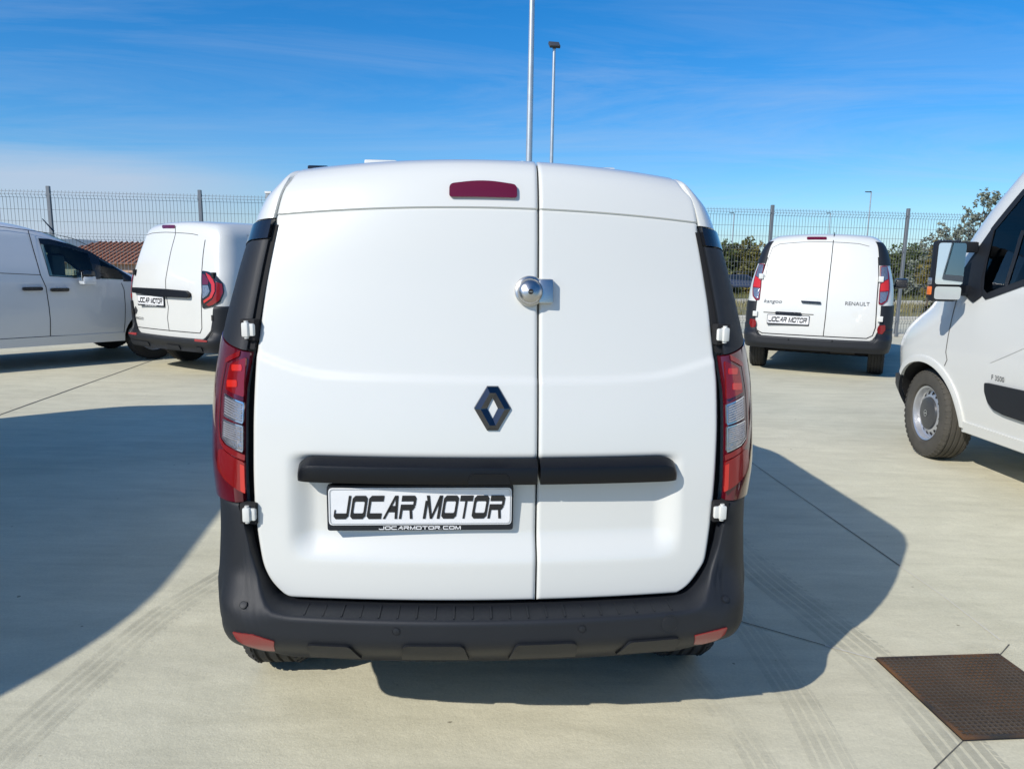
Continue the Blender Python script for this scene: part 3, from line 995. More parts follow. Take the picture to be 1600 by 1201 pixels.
for k in range(ng + 1):
    q = 0.01 + 0.98 * k / ng; w = 0.0034
    for sw in (0, 1):
        vs = []
        for (a, b) in ((q - w, 0.006), (q + w, 0.006), (q + w, 0.994), (q - w, 0.994)):
            if sw: a, b = b, a
            vs.append((a, b))
        lo = [bm.verts.new(gp(a, b, 0.007)) for a, b in vs]; hi = [bm.verts.new(gp(a, b, 0.0125 + 0.0004 * sw)) for a, b in vs]
        bm.faces.new(hi)
        for i in range(4): bm.faces.new((lo[i], lo[(i + 1) % 4], hi[(i + 1) % 4], hi[i]))
bmesh.ops.recalc_face_normals(bm, faces=bm.faces)
mat('worn_steel', (0.085, 0.066, 0.050), 0.65, metal=0.3, var=0.55, vscale=6)
gr = finish(bm, 'raised_grid', 'worn_steel', cover); gr['kind'] = 'stuff'

# ------------------------------------------------------------------ fence
fence = empty('mesh_fence', FA)
tag(fence, 'long grey welded wire mesh fence on steel posts behind the parked vans', 'fence')
FH, SP = 2.50, 2.7
# posts seen in the photograph at 79, 313, 1207, 1418: find where they stand along the line
def along(px, py):
    d = ray(px, py)
    den = d.x * FN.x + d.y * FN.y
    t = ((FA.x) * FN.x + (FA.y) * FN.y) / den
    p = CAMP + d * t
    return (Vector((p.x, p.y, 0)) - FA).dot(FD)
left_posts = [along(79, 340), along(313, 320)]
right_posts = [along(1203, 380), along(1412, 400)]
dl = left_posts[1] - left_posts[0]; dr = right_posts[1] - right_posts[0]
posts = [left_posts[0] - dl * 2, left_posts[0] - dl] + left_posts
kmid = max(1, round((right_posts[0] - left_posts[1]) / SP))
posts += [left_posts[1] + (right_posts[0] - left_posts[1]) * i / kmid for i in range(1, kmid)]
posts += right_posts + [right_posts[1] + dr, right_posts[1] + 2 * dr, right_posts[1] + 3 * dr]
def fl(a, d, z): v = FD * a + FN * d; return (v.x, v.y, z)
for a in posts:
    bm = bmesh.new()
    w, dp = 0.03, 0.03
    ring = [(-w, -dp), (w, -dp), (w, dp), (-w, dp)]
    lo = [bm.verts.new(fl(a + p, q, -0.1)) for p, q in ring]; hi = [bm.verts.new(fl(a + p, q, FH + 0.07)) for p, q in ring]
    for i in range(4): bm.faces.new((lo[i], lo[(i + 1) % 4], hi[(i + 1) % 4], hi[i]))
    bm.faces.new(hi)
    bmesh.ops.bevel(bm, geom=[e for e in bm.edges if len(e.link_faces) == 2], offset=0.006, segments=1, affect='EDGES')
    bmesh.ops.recalc_face_normals(bm, faces=bm.faces)
    finish(bm, 'post', 'fence_post_metal', fence)
zs = [FH, FH - 0.02]; dd_ = [0, 0]
prof = [(FH, 0)]
hor = []
z = FH - 0.03
hor.append((z, 0))
for k in range(4):
    prof += [(z, 0), (z - 0.05, -0.045), (z - 0.10, 0)]
    hor += [(z, 0), (z - 0.05, -0.045), (z - 0.10, 0)]
    z -= 0.10
    for j in range(2 if k < 3 else 1):
        z -= 0.2; hor.append((z, 0))
    z -= 0.2
    if z < 0.2: break
prof.append((0.07, 0)); hor.append((0.09, 0))
def wire_panel(a0, a1):
    V, F = [], []
    n = max(8, int(round((a1 - a0) / 0.060)))
    r = 0.0026
    def bar(pts, ax):
        k = len(V)
        for (x, d, zz_) in pts:
            if ax == 'v': q = [(x - r, d - r, zz_), (x + r, d - r, zz_), (x + r, d + r, zz_), (x - r, d + r, zz_)]
            else: q = [(x, d - r, zz_ - r), (x, d + r, zz_ - r), (x, d + r, zz_ + r), (x, d - r, zz_ + r)]
            V.extend(fl(*p) for p in q)
        for i in range(len(pts) - 1):
            for j in range(4):
                F.append((k + i * 4 + j, k + i * 4 + (j + 1) % 4, k + i * 4 + 4 + (j + 1) % 4, k + i * 4 + 4 + j))
    for i in range(n + 1):
        x = a0 + (a1 - a0) * i / n
        bar([(x, d, z_) for z_, d in prof], 'v')
    for (z_, d) in hor:
        bar([(a0, d + 0.006, z_), (a1, d + 0.006, z_)], 'h')
    o = mk('wire_panel', V, F, 'wire', fence, 60); o['kind'] = 'stuff'
for a0, a1 in zip(posts[:-1], posts[1:]): wire_panel(a0 + 0.035, a1 - 0.035)
# the taller gate post that shows over the fence
ag = along(414, 296)
gpost = empty('gate_post', fpt(ag, 0.35))
tag(gpost, 'slim grey gate post with a pale cap rising just above the mesh fence', 'post')
box('shaft', -0.05, 0.05, -0.05, 0.05, -0.06, 2.56, 'fence_post_metal', gpost, 0.006)
box('cap', -0.06, 0.06, -0.06, 0.06, 2.56, 2.60, 'white_wall', gpost, 0.006)

# ------------------------------------------------------------------ lamp posts
def lamp_post(pos, h, r0, label, head=0.5, arm=0.0, rz=0.0):
    e = empty('lamp_post', pos, rz)
    tag(e, label, 'street lamp', 'lamp posts of the industrial estate')
    tube('pole', [(0, 0, -0.1), (0, 0, h * 0.5), (0, 0, h)], [r0, r0 * 0.82, r0 * 0.62], 'galvanised', e, 16)
    tube('flange', [(0, 0, -0.1), (0, 0, 0.05)], [r0 * 2.0, r0 * 2.0], 'galvanised', e, 12)
    bm = bmesh.new()
    bm_box(bm, -head * 0.5 + arm, head * 0.5 + arm, -head * 0.42, head * 0.42, -0.05, 0.06, 0.02)
    bmesh.ops.rotate(bm, verts=bm.verts, cent=(0, 0, 0), matrix=Matrix.Rotation(radians(38 if not arm else 6), 3, 'X'))
    bmesh.ops.translate(bm, verts=bm.verts, vec=(0, 0, h + head * 0.30 * (0 if arm else 1)))
    bmesh.ops.recalc_face_normals(bm, faces=bm.faces)
    hd = finish(bm, 'lamp_head', 'lamp_head', e)
    tube('bracket', [(0, 0, h - 0.02), (arm * 0.4, 0, h + 0.05)], [r0 * 0.8, r0 * 0.6], 'lamp_head', e, 8)
    bm = bmesh.new()
    bm_box(bm, -head * 0.38 + arm, head * 0.38 + arm, -head * 0.30, head * 0.30, -0.058, -0.05)
    bmesh.ops.rotate(bm, verts=bm.verts, cent=(0, 0, 0), matrix=Matrix.Rotation(radians(38 if not arm else 6), 3, 'X'))
    bmesh.ops.translate(bm, verts=bm.verts, vec=(0, 0, h + head * 0.30 * (0 if arm else 1)))
    bmesh.ops.recalc_face_normals(bm, faces=bm.faces)
    finish(bm, 'lens', 'led_glass', hd)
    return e
def base_from_top(px, py, Y, zg):
    p = AT(px, py, Y); return Vector((p.x, p.y, zg)), p.z - zg
p1 = AT(826.5, 255, 22.0); lamp_post((p1.x, p1.y, -0.3), 11.5, 0.105, 'thick pale lamp pole that runs out of the top of the picture', 0.55)
pb, h = base_from_top(866, 76, 31.0, -0.8); lamp_post(pb, h, 0.09, 'lamp post with a tilted square flood lamp head against the blue sky', 0.42, 0, radians(12))
pb, h = base_from_top(1361.5, 300, 88.0, -2.0); lamp_post(pb, h, 0.10, 'small far lamp post with a short arm, above the right van roof and fence', 0.45, -0.42)
pb, h = base_from_top(1147, 333, 120.0, -2.0); lamp_post(pb, h, 0.10, 'faint far lamp post seen through the fence by the olive hedge', 0.45, -0.42)
pb, h = base_from_top(1298, 333, 125.0, -2.0); lamp_post(pb, h, 0.10, 'faintest far lamp post seen through the fence over the white van roof', 0.45, -0.42)

# ------------------------------------------------------------------ trees and hedges
def crown_mesh(name, blobs, n, size, m, parent, seed, up=0.3):
    """leaf quads scattered in clumps through a crown's volume"""
    rnd = random.Random(seed)
    V, F = [], []
    tot = sum(b[3] * b[4] * b[5] for b in blobs)
    for (x, y, z, rx, ry, rz) in blobs:
        k = int(n * rx * ry * rz / tot)
        ncl = max(6, k // 14)
        cl = []
        for _ in range(ncl):
            while True:
                p = Vector((rnd.uniform(-1, 1), rnd.uniform(-1, 1), rnd.uniform(-1, 1)))
                if 0.25 < p.length < 1.08: break
            cl.append(p)
        for c in cl:
            for _ in range(14):
                p = c + Vector((rnd.gauss(0, 0.11), rnd.gauss(0, 0.11), rnd.gauss(0, 0.11)))
                q = Vector((x + p.x * rx, y + p.y * ry, z + p.z * rz))
                a = Vector((rnd.gauss(0, 1), rnd.gauss(0, 1), rnd.gauss(0, 0.6) + up)).normalized()
                b = a.cross(Vector((rnd.gauss(0, 1), rnd.gauss(0, 1), rnd.gauss(0, 1)))).normalized()
                s = size * rnd.uniform(0.6, 1.3)
                i = len(V)
                V += [q - a * s * 0.5, q + b * s * 0.28, q + a * s * 0.5, q - b * s * 0.28]
                F.append((i, i + 1, i + 2, i + 3))
    me = bpy.data.meshes.new(name); me.from_pydata([tuple(v) for v in V], [], F)
    o = bpy.data.objects.new(name, me); COL.objects.link(o); me.materials.append(MATS[m]); o.parent = parent
    return o
def tree(pos, h, w, m, label, seed, n=3000, size=0.2, trunk=0.25, name='tree', group=None, base=0.3, cat='tree'):
    rnd = random.Random(seed)
    e = empty(name, pos); tag(e, label, cat, group)
    bm = bmesh.new()
    tube_bm(bm, [(0, 0, -0.2), (rnd.uniform(-.1, .1), 0, h * 0.3), (rnd.uniform(-.15, .15), 0, h * 0.62)], [trunk * 0.5, trunk * 0.38, trunk * 0.16], 8)
    blobs = []
    for k in range(9):
        a = rnd.uniform(0, 2 * pi); r = w * 0.5 * rnd.uniform(0.15, 0.7)
        zz_ = h * rnd.uniform(base + 0.08, 0.86)
        s = w * rnd.uniform(0.20, 0.32) * (1.15 - 0.5 * zz_ / h)
        bx, by = cos(a) * r, sin(a) * r
        blobs.append((bx, by, zz_, s, s, s * rnd.uniform(0.7, 1.2)))
        tube_bm(bm, [(0, 0, h * rnd.uniform(0.2, 0.45)), (bx * 0.6, by * 0.6, zz_ * 0.85), (bx, by, zz_)], [trunk * 0.2, trunk * 0.12, 0.01], 5)
    blobs.append((0, 0, h * 0.8, w * 0.2, w * 0.2, h * 0.18))
    bmesh.ops.recalc_face_normals(bm, faces=bm.faces)
    finish(bm, 'trunk', 'bark', e)
    crown_mesh('crown', blobs, n, size, m, e, seed)
    return e
HG = 'trees beyond the fence'
for i, (px, top, Y, w, mm, lab) in enumerate((
        (1108, 384, 74, 4.2, 'leaf_olive', 'olive green tree beyond the fence, partly hidden by the near van'),
        (1130, 374, 76, 3.6, 'leaf_green', 'dark green tree beyond the fence, beside the near van pillar'),
        (1152, 378, 78, 3.2, 'leaf_olive', 'bushy olive tree beyond the fence, in line with the thin far lamp post'),
        (1172, 370, 76, 3.0, 'leaf_olive', 'tallest spiky olive tree in the clump left of the white van'),
        (1192, 377, 75, 3.2, 'leaf_yellow', 'yellowish tree beyond the fence at the left pillar of the white van'),
        (1214, 384, 77, 3.6, 'leaf_green', 'green tree beyond the fence behind the left roof corner of the white van'),
        (1396, 396, 66, 4.5, 'leaf_green', 'round dark green tree beyond the fence right of the white van'),
        (1428, 390, 68, 5.0, 'leaf_green', 'wide dark green tree behind the second fence post on the right'),
        (1462, 394, 66, 4.4, 'leaf_olive', 'olive tree beyond the fence above the big mirror'),
        (1500, 392, 66, 4.6, 'leaf_green', 'green tree beyond the fence, hidden behind the big mirror'),
        (1545, 388, 68, 5.0, 'leaf_olive', 'olive tree beyond the fence, seen through the cab window'),
        (1595, 392, 66, 5.0, 'leaf_green', 'green tree beyond the fence at the right edge of the picture'))):
    pb, h = base_from_top(px, top, Y, -2.1)
    tree(pb, h, w * 1.25, mm, lab, 20 + i, 6500, 0.30, 0.25, 'tree', HG, 0.0)
# the loose grey-green tree just behind the fence
pb, h = base_from_top(1528, 303, 24.0, -0.7)
def loose_tree():
    rnd = random.Random(5)
    e = empty('poplar_tree', pb)
    tag(e, 'loose grey green tree with airy branches right behind the fence, beside the large van', 'tree')
    bm = bmesh.new(); blobs = []
    tube_bm(bm, [(0, 0, -0.2), (0.1, 0, 1.2), (0.15, 0, 2.4)], [0.11, 0.08, 0.04], 8)
    tips = [(-2.0, 0, 1.6), (-1.75, .2, 2.1), (-1.5, 0, 2.5), (-1.35, .3, 2.95), (-1.1, 0, 3.25), (-.95, .2, 3.0), (-.7, -.2, 3.35), (-.45, 0, 3.1), (-.1, .2, 3.9), (.15, -.2, 4.25), (.05, .1, 3.5), (.45, 0, 4.4), (.85, .1, 4.3), (.7, .2, 3.7), (1.2, 0, 3.9), (1.5, .2, 3.2), (-.3, .2, 2.5), (.4, .3, 2.8), (-.9, .1, 2.2), (.9, 0, 2.6), (0, -.3, 2.0), (1.3, .2, 2.2), (-1.3, .2, 1.6), (-.6, 0, 1.5), (.6, .2, 1.6)]
    sc = h / 4.5
    for (x, y, z) in tips:
        x, y, z = x * sc * 0.95, y * sc, z * sc
        tube_bm(bm, [(0.1, 0, z * 0.35), (x * 0.6, y * 0.6, z * 0.75), (x, y, z)], [0.04, 0.022, 0.008], 5)
        blobs.append((x, y, z, 0.24, 0.24, 0.30)); blobs.append((x * 0.8, y * 0.8, z * 0.86, 0.26, 0.26, 0.24))
    bmesh.ops.recalc_face_normals(bm, faces=bm.faces)
    finish(bm, 'trunk', 'bark', e)
    crown_mesh('crown', blobs, 11000, 0.095, 'leaf_grey', e, 5, 0.1)
    crown_mesh('inner_foliage', [(-.2 * sc, 0.2, 1.5 * sc, 1.0, .8, .9), (.3 * sc, 0.2, 2.2 * sc, .7, .7, .8)], 6000, 0.10, 'leaf_olive', e, 6, 0.1)
loose_tree()
# yellow shrub beside it
pb2, h2 = base_from_top(1459, 374, 23.0, -0.65)
tree(pb2, h2, 0.9, 'leaf_yellow', 'small yellow leafed sapling behind the fence, left of the airy tree', 61, 500, 0.16, 0.06, 'sapling', None, 0.35, 'sapling')
# rough grass on the bank
def grass(name, a0, a1, d0, d1, n, hmin, hmax, m, seed, label):
    rnd = random.Random(seed); V, F = [], []
    for _ in range(n):
        a = rnd.uniform(a0, a1); d = rnd.uniform(d0, d1)
        if mnoise.noise(Vector((a * 0.5, d * 0.5, seed))) < -0.1: continue
        x, y, _z = fpt(a, d); z = terrain(d) + 0.0
        hh = rnd.uniform(hmin, hmax); w = 0.02
        th = rnd.uniform(0, pi); lx, ly = rnd.gauss(0, 0.3) * hh, rnd.gauss(0, 0.3) * hh
        i = len(V)
        V += [(x - w * cos(th), y - w * sin(th), z - 0.05), (x + w * cos(th), y + w * sin(th), z - 0.05), (x + lx, y + ly, z + hh)]
        F.append((i, i + 1, i + 2))
    me = bpy.data.meshes.new(name); me.from_pydata(V, [], F)
    o = bpy.data.objects.new(name, me); COL.objects.link(o); me.materials.append(MATS[m])
    tag(o, label, 'grass', kind='stuff')
grass('dry_grass', 8, 34, 5.0, 14.4, 9000, 0.08, 0.3, 'dry_grass', 3, 'patchy dry grass on the bank beyond the fence')
grass('green_grass', 8, 40, 14.9, 42, 14000, 0.15, 0.45, 'leaf_olive', 4, 'taller green grass on the field beyond the kerb')
grass('verge_grass', -12, 8, 5.0, 30, 9000, 0.1, 0.4, 'leaf_olive', 9, 'green verge behind the fence on the left')

# ------------------------------------------------------------------ far buildings, hill, parked car
def house(pos, rz, L, D, H, RH, label, openings, wallm='stucco', ov=0.5):
    e = empty('house', pos, rz); tag(e, label, 'house')
    box('wall', -L / 2, L / 2, -D / 2, D / 2, -0.3, H, wallm, e)
    V = [(-L / 2 - ov, -D / 2 - ov, H - 0.1), (L / 2 + ov, -D / 2 - ov, H - 0.1), (L / 2 + ov, D / 2 + ov, H - 0.1), (-L / 2 - ov, D / 2 + ov, H - 0.1), (-L / 2 + D * 0.35, 0, H + RH), (L / 2 - D * 0.35, 0, H + RH)]
    rf = mk('roof', V, [(0, 1, 5, 4), (1, 2, 5), (2, 3, 4, 5), (3, 0, 4), (0, 3, 2, 1)], 'tile', e)
    # rows of tiles standing proud
    bm = bmesh.new()
    nr = int(L / 0.45)
    for k in range(nr):
        x = -L / 2 + (k + 0.5) * L / nr
        xr = max(-L / 2 + D * 0.35, min(L / 2 - D * 0.35, x))
        f_ = 1.0 if xr == x else max(0.05, 1 - abs(x - xr) / (D * 0.35 + ov))
        y1 = -(D / 2 + ov) * (1 - f_); z1 = H - 0.1 + (RH + 0.1) * f_
        tube_bm(bm, [(x, -D / 2 - ov, H - 0.06), (x, y1, z1 + 0.04)], 0.09, 5)
    bmesh.ops.recalc_face_normals(bm, faces=bm.faces)
    tl = finish(bm, 'roof_tiles', 'tile', rf); tl['kind'] = 'stuff'
    for (x0, x1, z0, z1) in openings:
        w = box('window', x0, x1, -D / 2 - 0.04, -D / 2 + 0.02, z0, z1, 'dark_opening', e)
        box('sill', x0 - 0.08, x1 + 0.08, -D / 2 - 0.12, -D / 2 - 0.05, z0 - 0.1, z0 - 0.02, 'white_wall', w)
        box('frame', (x0 + x1) / 2 - 0.03, (x0 + x1) / 2 + 0.03, -D / 2 - 0.07, -D / 2 - 0.045, z0, z1, 'white_wall', w)
    box('chimney', L * 0.18, L * 0.18 + 0.5, 0.4, 0.9, H + RH * 0.3, H + RH + 0.6, 'stucco', rf)
    return e
hp = AT(168, 402, 58)
house((hp.x, hp.y + 4, -2.0), radians(-6), 11.5, 8.0, 2.55, 1.55, 'low terracotta roofed house with dark openings beyond the fence on the left', [(-2.4, -0.6, 0.2, 1.9), (-0.2, 1.4, 0.2, 1.9), (2.0, 3.2, 0.6, 1.8), (3.8, 5.0, 0.6, 1.8)])
hp = AT(1441, 415, 75)
house((hp.x, hp.y, -2.2), radians(15), 3.4, 3.0, 2.2, 0.9, 'tiny white house with an orange roof between the trees on the right', [(-1.0, -0.3, 0.7, 1.6)], 'white_wall', 0.25)
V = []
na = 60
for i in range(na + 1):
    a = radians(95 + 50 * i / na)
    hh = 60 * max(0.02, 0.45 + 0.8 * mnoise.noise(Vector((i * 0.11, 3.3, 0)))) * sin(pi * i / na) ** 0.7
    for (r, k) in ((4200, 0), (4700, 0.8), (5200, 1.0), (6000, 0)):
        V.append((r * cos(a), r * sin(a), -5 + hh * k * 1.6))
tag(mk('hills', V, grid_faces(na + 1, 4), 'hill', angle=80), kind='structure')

# ================================================================== THE NEAR VAN
XD = [(.3, .69), (.8, .695), (1.05, .695), (1.28, .665), (1.45, .64), (1.617, .612), (1.7, .6), (1.785, .585)]
WM = [(.25, .83), (.45, .846), (.5, .846), (.55, .84), (.6, .836), (.7, .83), (.75, .83), (.8, .836), (.9, .846), (1.0, .845), (1.1, .841), (1.2, .83), (1.3, .811), (1.4, .789), (1.5, .765), (1.6, .736), (1.65, .72), (1.7, .695), (1.74, .655), (1.77, .62), (1.785, .592)]
_xd = Tab(XD); _wm = Tab(WM)
RXM = [(z, max(0.006, _wm(z) - _xd(z))) for z in (.25, .4, .5, .6, .7, .8, .9, 1.0, 1.1, 1.2, 1.3, 1.4, 1.5, 1.6, 1.65, 1.7, 1.74, 1.77, 1.785)]
BM = Body(W=WM, rx=RXM,
          R=[(.25, .035), (.52, .035), (.8, .05), (1.0, .075), (1.2, .115), (1.4, .155), (1.617, .2), (1.7, .228), (1.74, .25), (1.77, .285), (1.785, .33)],
          F=[(.25, 4.2), (.5, 4.36), (.75, 4.38), (.9, 4.25), (.98, 3.95), (1.05, 3.65), (1.12, 3.45), (1.4, 2.95), (1.6, 2.6), (1.72, 2.35), (1.785, 2.05)],
          ry=[(.25, .28), (1.5, .28), (1.7, .24), (1.785, .2)],
          fx=[(.25, .5), (.9, .45), (1.1, .22), (1.785, .12)], fy=[(.25, .5), (.9, .5), (1.1, .3), (1.785, .2)],
          bow=.08, crown=[(1.1, 0), (1.3, .004), (1.5, .018), (1.65, .032), (1.785, .042)], cw=.65,
          loc=(-.055, 2.003), heading=93.6)
van = empty('delivery_van', (BM.loc[0], BM.loc[1], 0), BM.yaw)
tag(van, 'white delivery van in the foreground seen from behind, both rear doors shut', 'van')
lev = [.415, .43] + lin(.45, 1.5, 16) + [1.55, 1.6, 1.65, 1.69, 1.72, 1.745, 1.765, 1.778, 1.785]
shell('body', BM, lev, ['white_paint', 'gap_black'], van, .27, arches=[(.72, .36), (3.53, .36)], inset_rear=.075)
mR = BM.m_rear(); mP = BM.m_plan()
# dark sheet added behind the door gaps, standing in for their shade
patch('gap_backing', BM, lin(-1.10, 1.10, 45), lin(.47, 1.775, 40), -.052, 'gap_black', van, skirt=0)

x_seam = BM.rpx((841.5, 520))[0][0]
left_px = [(455, 261), (444, 295), (433, 331), (424, 381), (415, 431), (405, 514), (400.5, 552), (397, 610), (395.3, 670), (395.3, 730), (397, 784), (400, 815), (406, 857), (410.6, 880), (420.6, 903), (435, 920.6), (446.5, 929.5), (461, 934.5)]
right_px = [(1077.2, 286.5), (1084.3, 313.4), (1090, 344.5), (1094.2, 378.5), (1102.7, 435), (1109.7, 483), (1113.4, 520), (1117.5, 562.5), (1121, 605), (1121.6, 661.5), (1119.6, 718), (1115.4, 775), (1111, 815), (1106.5, 848.7), (1102, 874.6), (1090.6, 894.8), (1073.4, 916), (1056, 926.4)]
def edge_tab(px, top_x):
    pts = sorted(((z, x) for x, z in BM.rpx(*px)))
    out = []
    for z, x in pts:
        if not out or z - out[-1][0] > 0.003: out.append((z, x))
    return out
EL, ER = edge_tab(left_px, -.6), edge_tab(right_px, .6)
zmin = 0.5 * (EL[0][0] + ER[0][0])
def close(E, sg):
    E = [(max(z, zmin + 0.004 * i), x) for i, (z, x) in enumerate(E)]
    E[0] = (zmin, E[0][1])
    last = E[-1]
    E = [p for p in E if p[0] < 1.74] + [(1.74, sg * .592), (1.787, sg * .575)]
    return Tab(E)
TL, TR = close(EL, -1), close(ER, 1)
# crease across both doors, picked from the photograph
cr = sorted(BM.rpx((401, 553), (425, 563), (450, 572), (480, 581), (510, 586), (560, 589), (640, 591), (740, 593), (838, 594.5), (900, 594), (960, 592.5), (1010, 589), (1050, 582), (1080, 573), (1117, 561)))
CREASE = Tab(cr)
UPPER = BM.rpx((750, 325))[0][1]
HZ = BM.rpx((660, 735))[0][1]          # middle of the handle bar
rl = BM.rpx((452, 790))[0][0]; rr_ = BM.rpx((1062, 790))[0][0]
def door_relief(x, z):
    """positive = pressed inwards"""
    d = 0.0
    d += 0.007 * smooth(CREASE(x) - .009, CREASE(x) + .009, z)            # shoulder below the crease
    d += 0.004 * smooth(-.004, .003, UPPER - z) - 0.004 + 0.0045 * max(0, 1 - abs(z - UPPER) / .0045)                   # upper panel a little proud
    top = smooth(HZ + .045, HZ + .012, z)
    bot = smooth(HZ - .275, HZ - .185, z)
    sid = smooth(rl - .012, rl + .075, x) * smooth(rr_ + .012, rr_ - .075, x)
    # pocket with rounded lower corners
    ex = min(x - rl, rr_ - x)
    d += 0.034 * top * bot * sid
    # lower panel drawn in slightly to the bottom
    return d
def door(name, x_left, x_right, sl, sr):
    o_root = None
    cols = [0, .003, .007, .013, .022]
    rows = [zmin, zmin + .003, zmin + .007, zmin + .013] + [zmin + .022 + i * .0088 for i in range(int((1.76 - zmin - .022) / .0088))] + [1.765, 1.772, 1.779, 1.785]
    rows = sorted(set([z for z in rows if abs(z - UPPER) > .010] + [UPPER + q for q in (-.010, -.007, -.0045, -.0022, 0, .0022, .0045, .007, .010)]))
    V = []; n_in = 76
    for z in rows:
        a, b = x_left(z), x_right(z)
        us = [a + c for c in cols] + lin(a + .03, b - .03, n_in) + [b - c for c in cols[::-1]]
        for x in us:
            e = min(x - a, b - x, z - zmin)
            roll = .007 * max(0, 1 - max(e, 0) / .008) ** 2
            y = BM.rear(max(min(x, .99 * BM.W(z)), -.99 * BM.W(z)), z) + door_relief(x, z) + roll
            V.append(Vector((x, y, z - BM.crown(z) * (x / BM.cw) ** 2)))
    nv = n_in + 2 * len(cols); nu = len(rows)
    F = grid_faces(nu, nv)
    # turned edge
    loop = [(0, j) for j in range(nv)] + [(i, nv - 1) for i in range(1, nu)] + [(nu - 1, j) for j in range(nv - 2, -1, -1)] + [(i, 0) for i in range(nu - 2, 0, -1)]
    k = len(V); m_ = len(loop)
    for (i, j) in loop: V.append(V[i * nv + j] + Vector((0, .03, 0)))
    for q in range(m_):
        a = loop[q][0] * nv + loop[q][1]; b = loop[(q + 1) % m_]; b = b[0] * nv + b[1]
        F.append((a, b, k + (q + 1) % m_, k + q))
    return mk(name, V, F, 'white_paint', van, 50)
GAP = .0025
door_l = door('rear_door', TL, lambda z: x_seam - GAP, 1, 1)
door_r = door('rear_door', lambda z: x_seam + GAP, TR, 1, 1)
# shadow line pressed in below the top panel
def m_door(x, z, o): return Vector((x, BM.rear(x, z) + door_relief(x, z) - o, z - BM.crown(z) * (x / BM.cw) ** 2))
ribbon('panel_line', [(TL(UPPER) + .004, UPPER), (x_seam - .006, UPPER)], m_door, .0055, 'gap_grey', door_l, .0012, .02) if 'gap_grey' in MATS else None

# high brake lamp
hb = inv(BM, m_door, (755, 296), (-.1, 1.68))
hw, hh = .0975, .0225
poly = [(hb[0] - hw, hb[1] - hh), (hb[0] + hw, hb[1] - hh), (hb[0] + hw, hb[1] + hh * .72), (hb[0], hb[1] + hh * 1.25), (hb[0] - hw, hb[1] + hh * .72)]
panel('brake_lamp', rounded(poly, [.008, .008, .014, .15, .014], 6), m_door, 'lamp_maroon', door_l, .010, .02, .016, dome=.001)

# number plate on a flat map standing off the pocket
pc = (-.196, .79); py = BM.rear(-.2, .79) + .034
def m_plate(x, z, o): return Vector((x, .064 - o, z))
# find the plate centre that the photograph shows
pc = inv(BM, m_plate, (657.6, 790), pc)
plate(door_l, m_plate, pc[0], pc[1], .520, .110, off=-.012)

# black handle bar across both doors
hx0 = inv(BM, m_door, (469, 745), (-.5, .86))[0]; hx1 = inv(BM, m_door, (1053, 745), (.5, .86))[0]
ht = inv(BM, m_door, (660, 714), (-.1, .9))[1]
hbm = inv(BM, lambda x, z, o: Vector((x, BM.rear(x, HZ) - .040 - o, z)), (660, 757.5), (-.1, .83))[1]
def bar(name, xa, xb, end, parent):
    """moulded bar: sloping top face, upright front face, square lower edge, one rounded end"""
    xs = lin(xa, xb, 40)
    if end < 0: xs = sorted(set(xs + [xa + q for q in (.001, .004, .009, .016, .025, .036)]))
    else: xs = sorted(set(xs + [xb - q for q in (.001, .004, .009, .016, .025, .036)]))
    V = []
    for x in xs:
        q = (x - xa) if end < 0 else (xb - x)
        k = 1.0
        Rr = .05
        if q < Rr: k = sqrt(max(0, 1 - (1 - q / Rr) ** 2))
        H = ht - hbm
        zt = hbm + H * (.52 + .48 * k)
        pr = .040 * (.55 + .45 * k)
        base = BM.rear(x, HZ)
        zr = zt - H * .36
        sec = [(.045, zt - .006), (.0, zt - .001), (-.004, zt - .0005), (-pr * .55, zt - H * .13), (-pr * .93, zr + .006), (-pr, zr - .002), (-pr * 1.02, hbm + H * .2), (-pr * .98, hbm + .004), (-pr * .93, hbm), (-pr * .5, hbm + .001), (.045, hbm + .008)]
        for (dy, z) in sec: V.append((x, base + dy, z))
    n = len(sec)
    F = grid_faces(len(xs), n)
    F.append(tuple(range(n))); F.append(tuple((len(xs) - 1) * n + i for i in range(n)))
    return mk(name, V, F, 'handle_plastic', parent, 30)
mat('handle_plastic', (0.0028, 0.0032, 0.0048), 0.34, spec=0.35, bump=0.25, bscale=700)
bl = bar('handle_bar', hx0, x_seam - .004, -1, door_l)
br = bar('handle_bar', x_seam + .004, hx1, 1, door_r)
# grip flap outlined in the bar
def m_barf(x, z, o): return Vector((x, BM.rear(x, HZ) - .041 - o, z))
f0 = inv(BM, m_barf, (730, 757), (-.05, hbm)); f1 = inv(BM, m_barf, (798, 757), (.05, hbm)); fz = inv(BM, m_barf, (764, 740), (0, .86))[1]
pl_ = [(f0[0], hbm + .003), (f0[0] + .006, fz - .008), (f0[0] + .014, fz), (f1[0] - .014, fz), (f1[0] - .006, fz - .008), (f1[0], hbm + .003)]
panel('grip_flap', rounded(pl_, .005, 3), m_barf, 'handle_plastic', bl, .0025, .03, .004)
box('plate_lamp_box', pc[0] - .255, pc[0] + .262, .085, .125, pc[1] + .05, hbm + .004, 'black_plastic', door_l, .004)

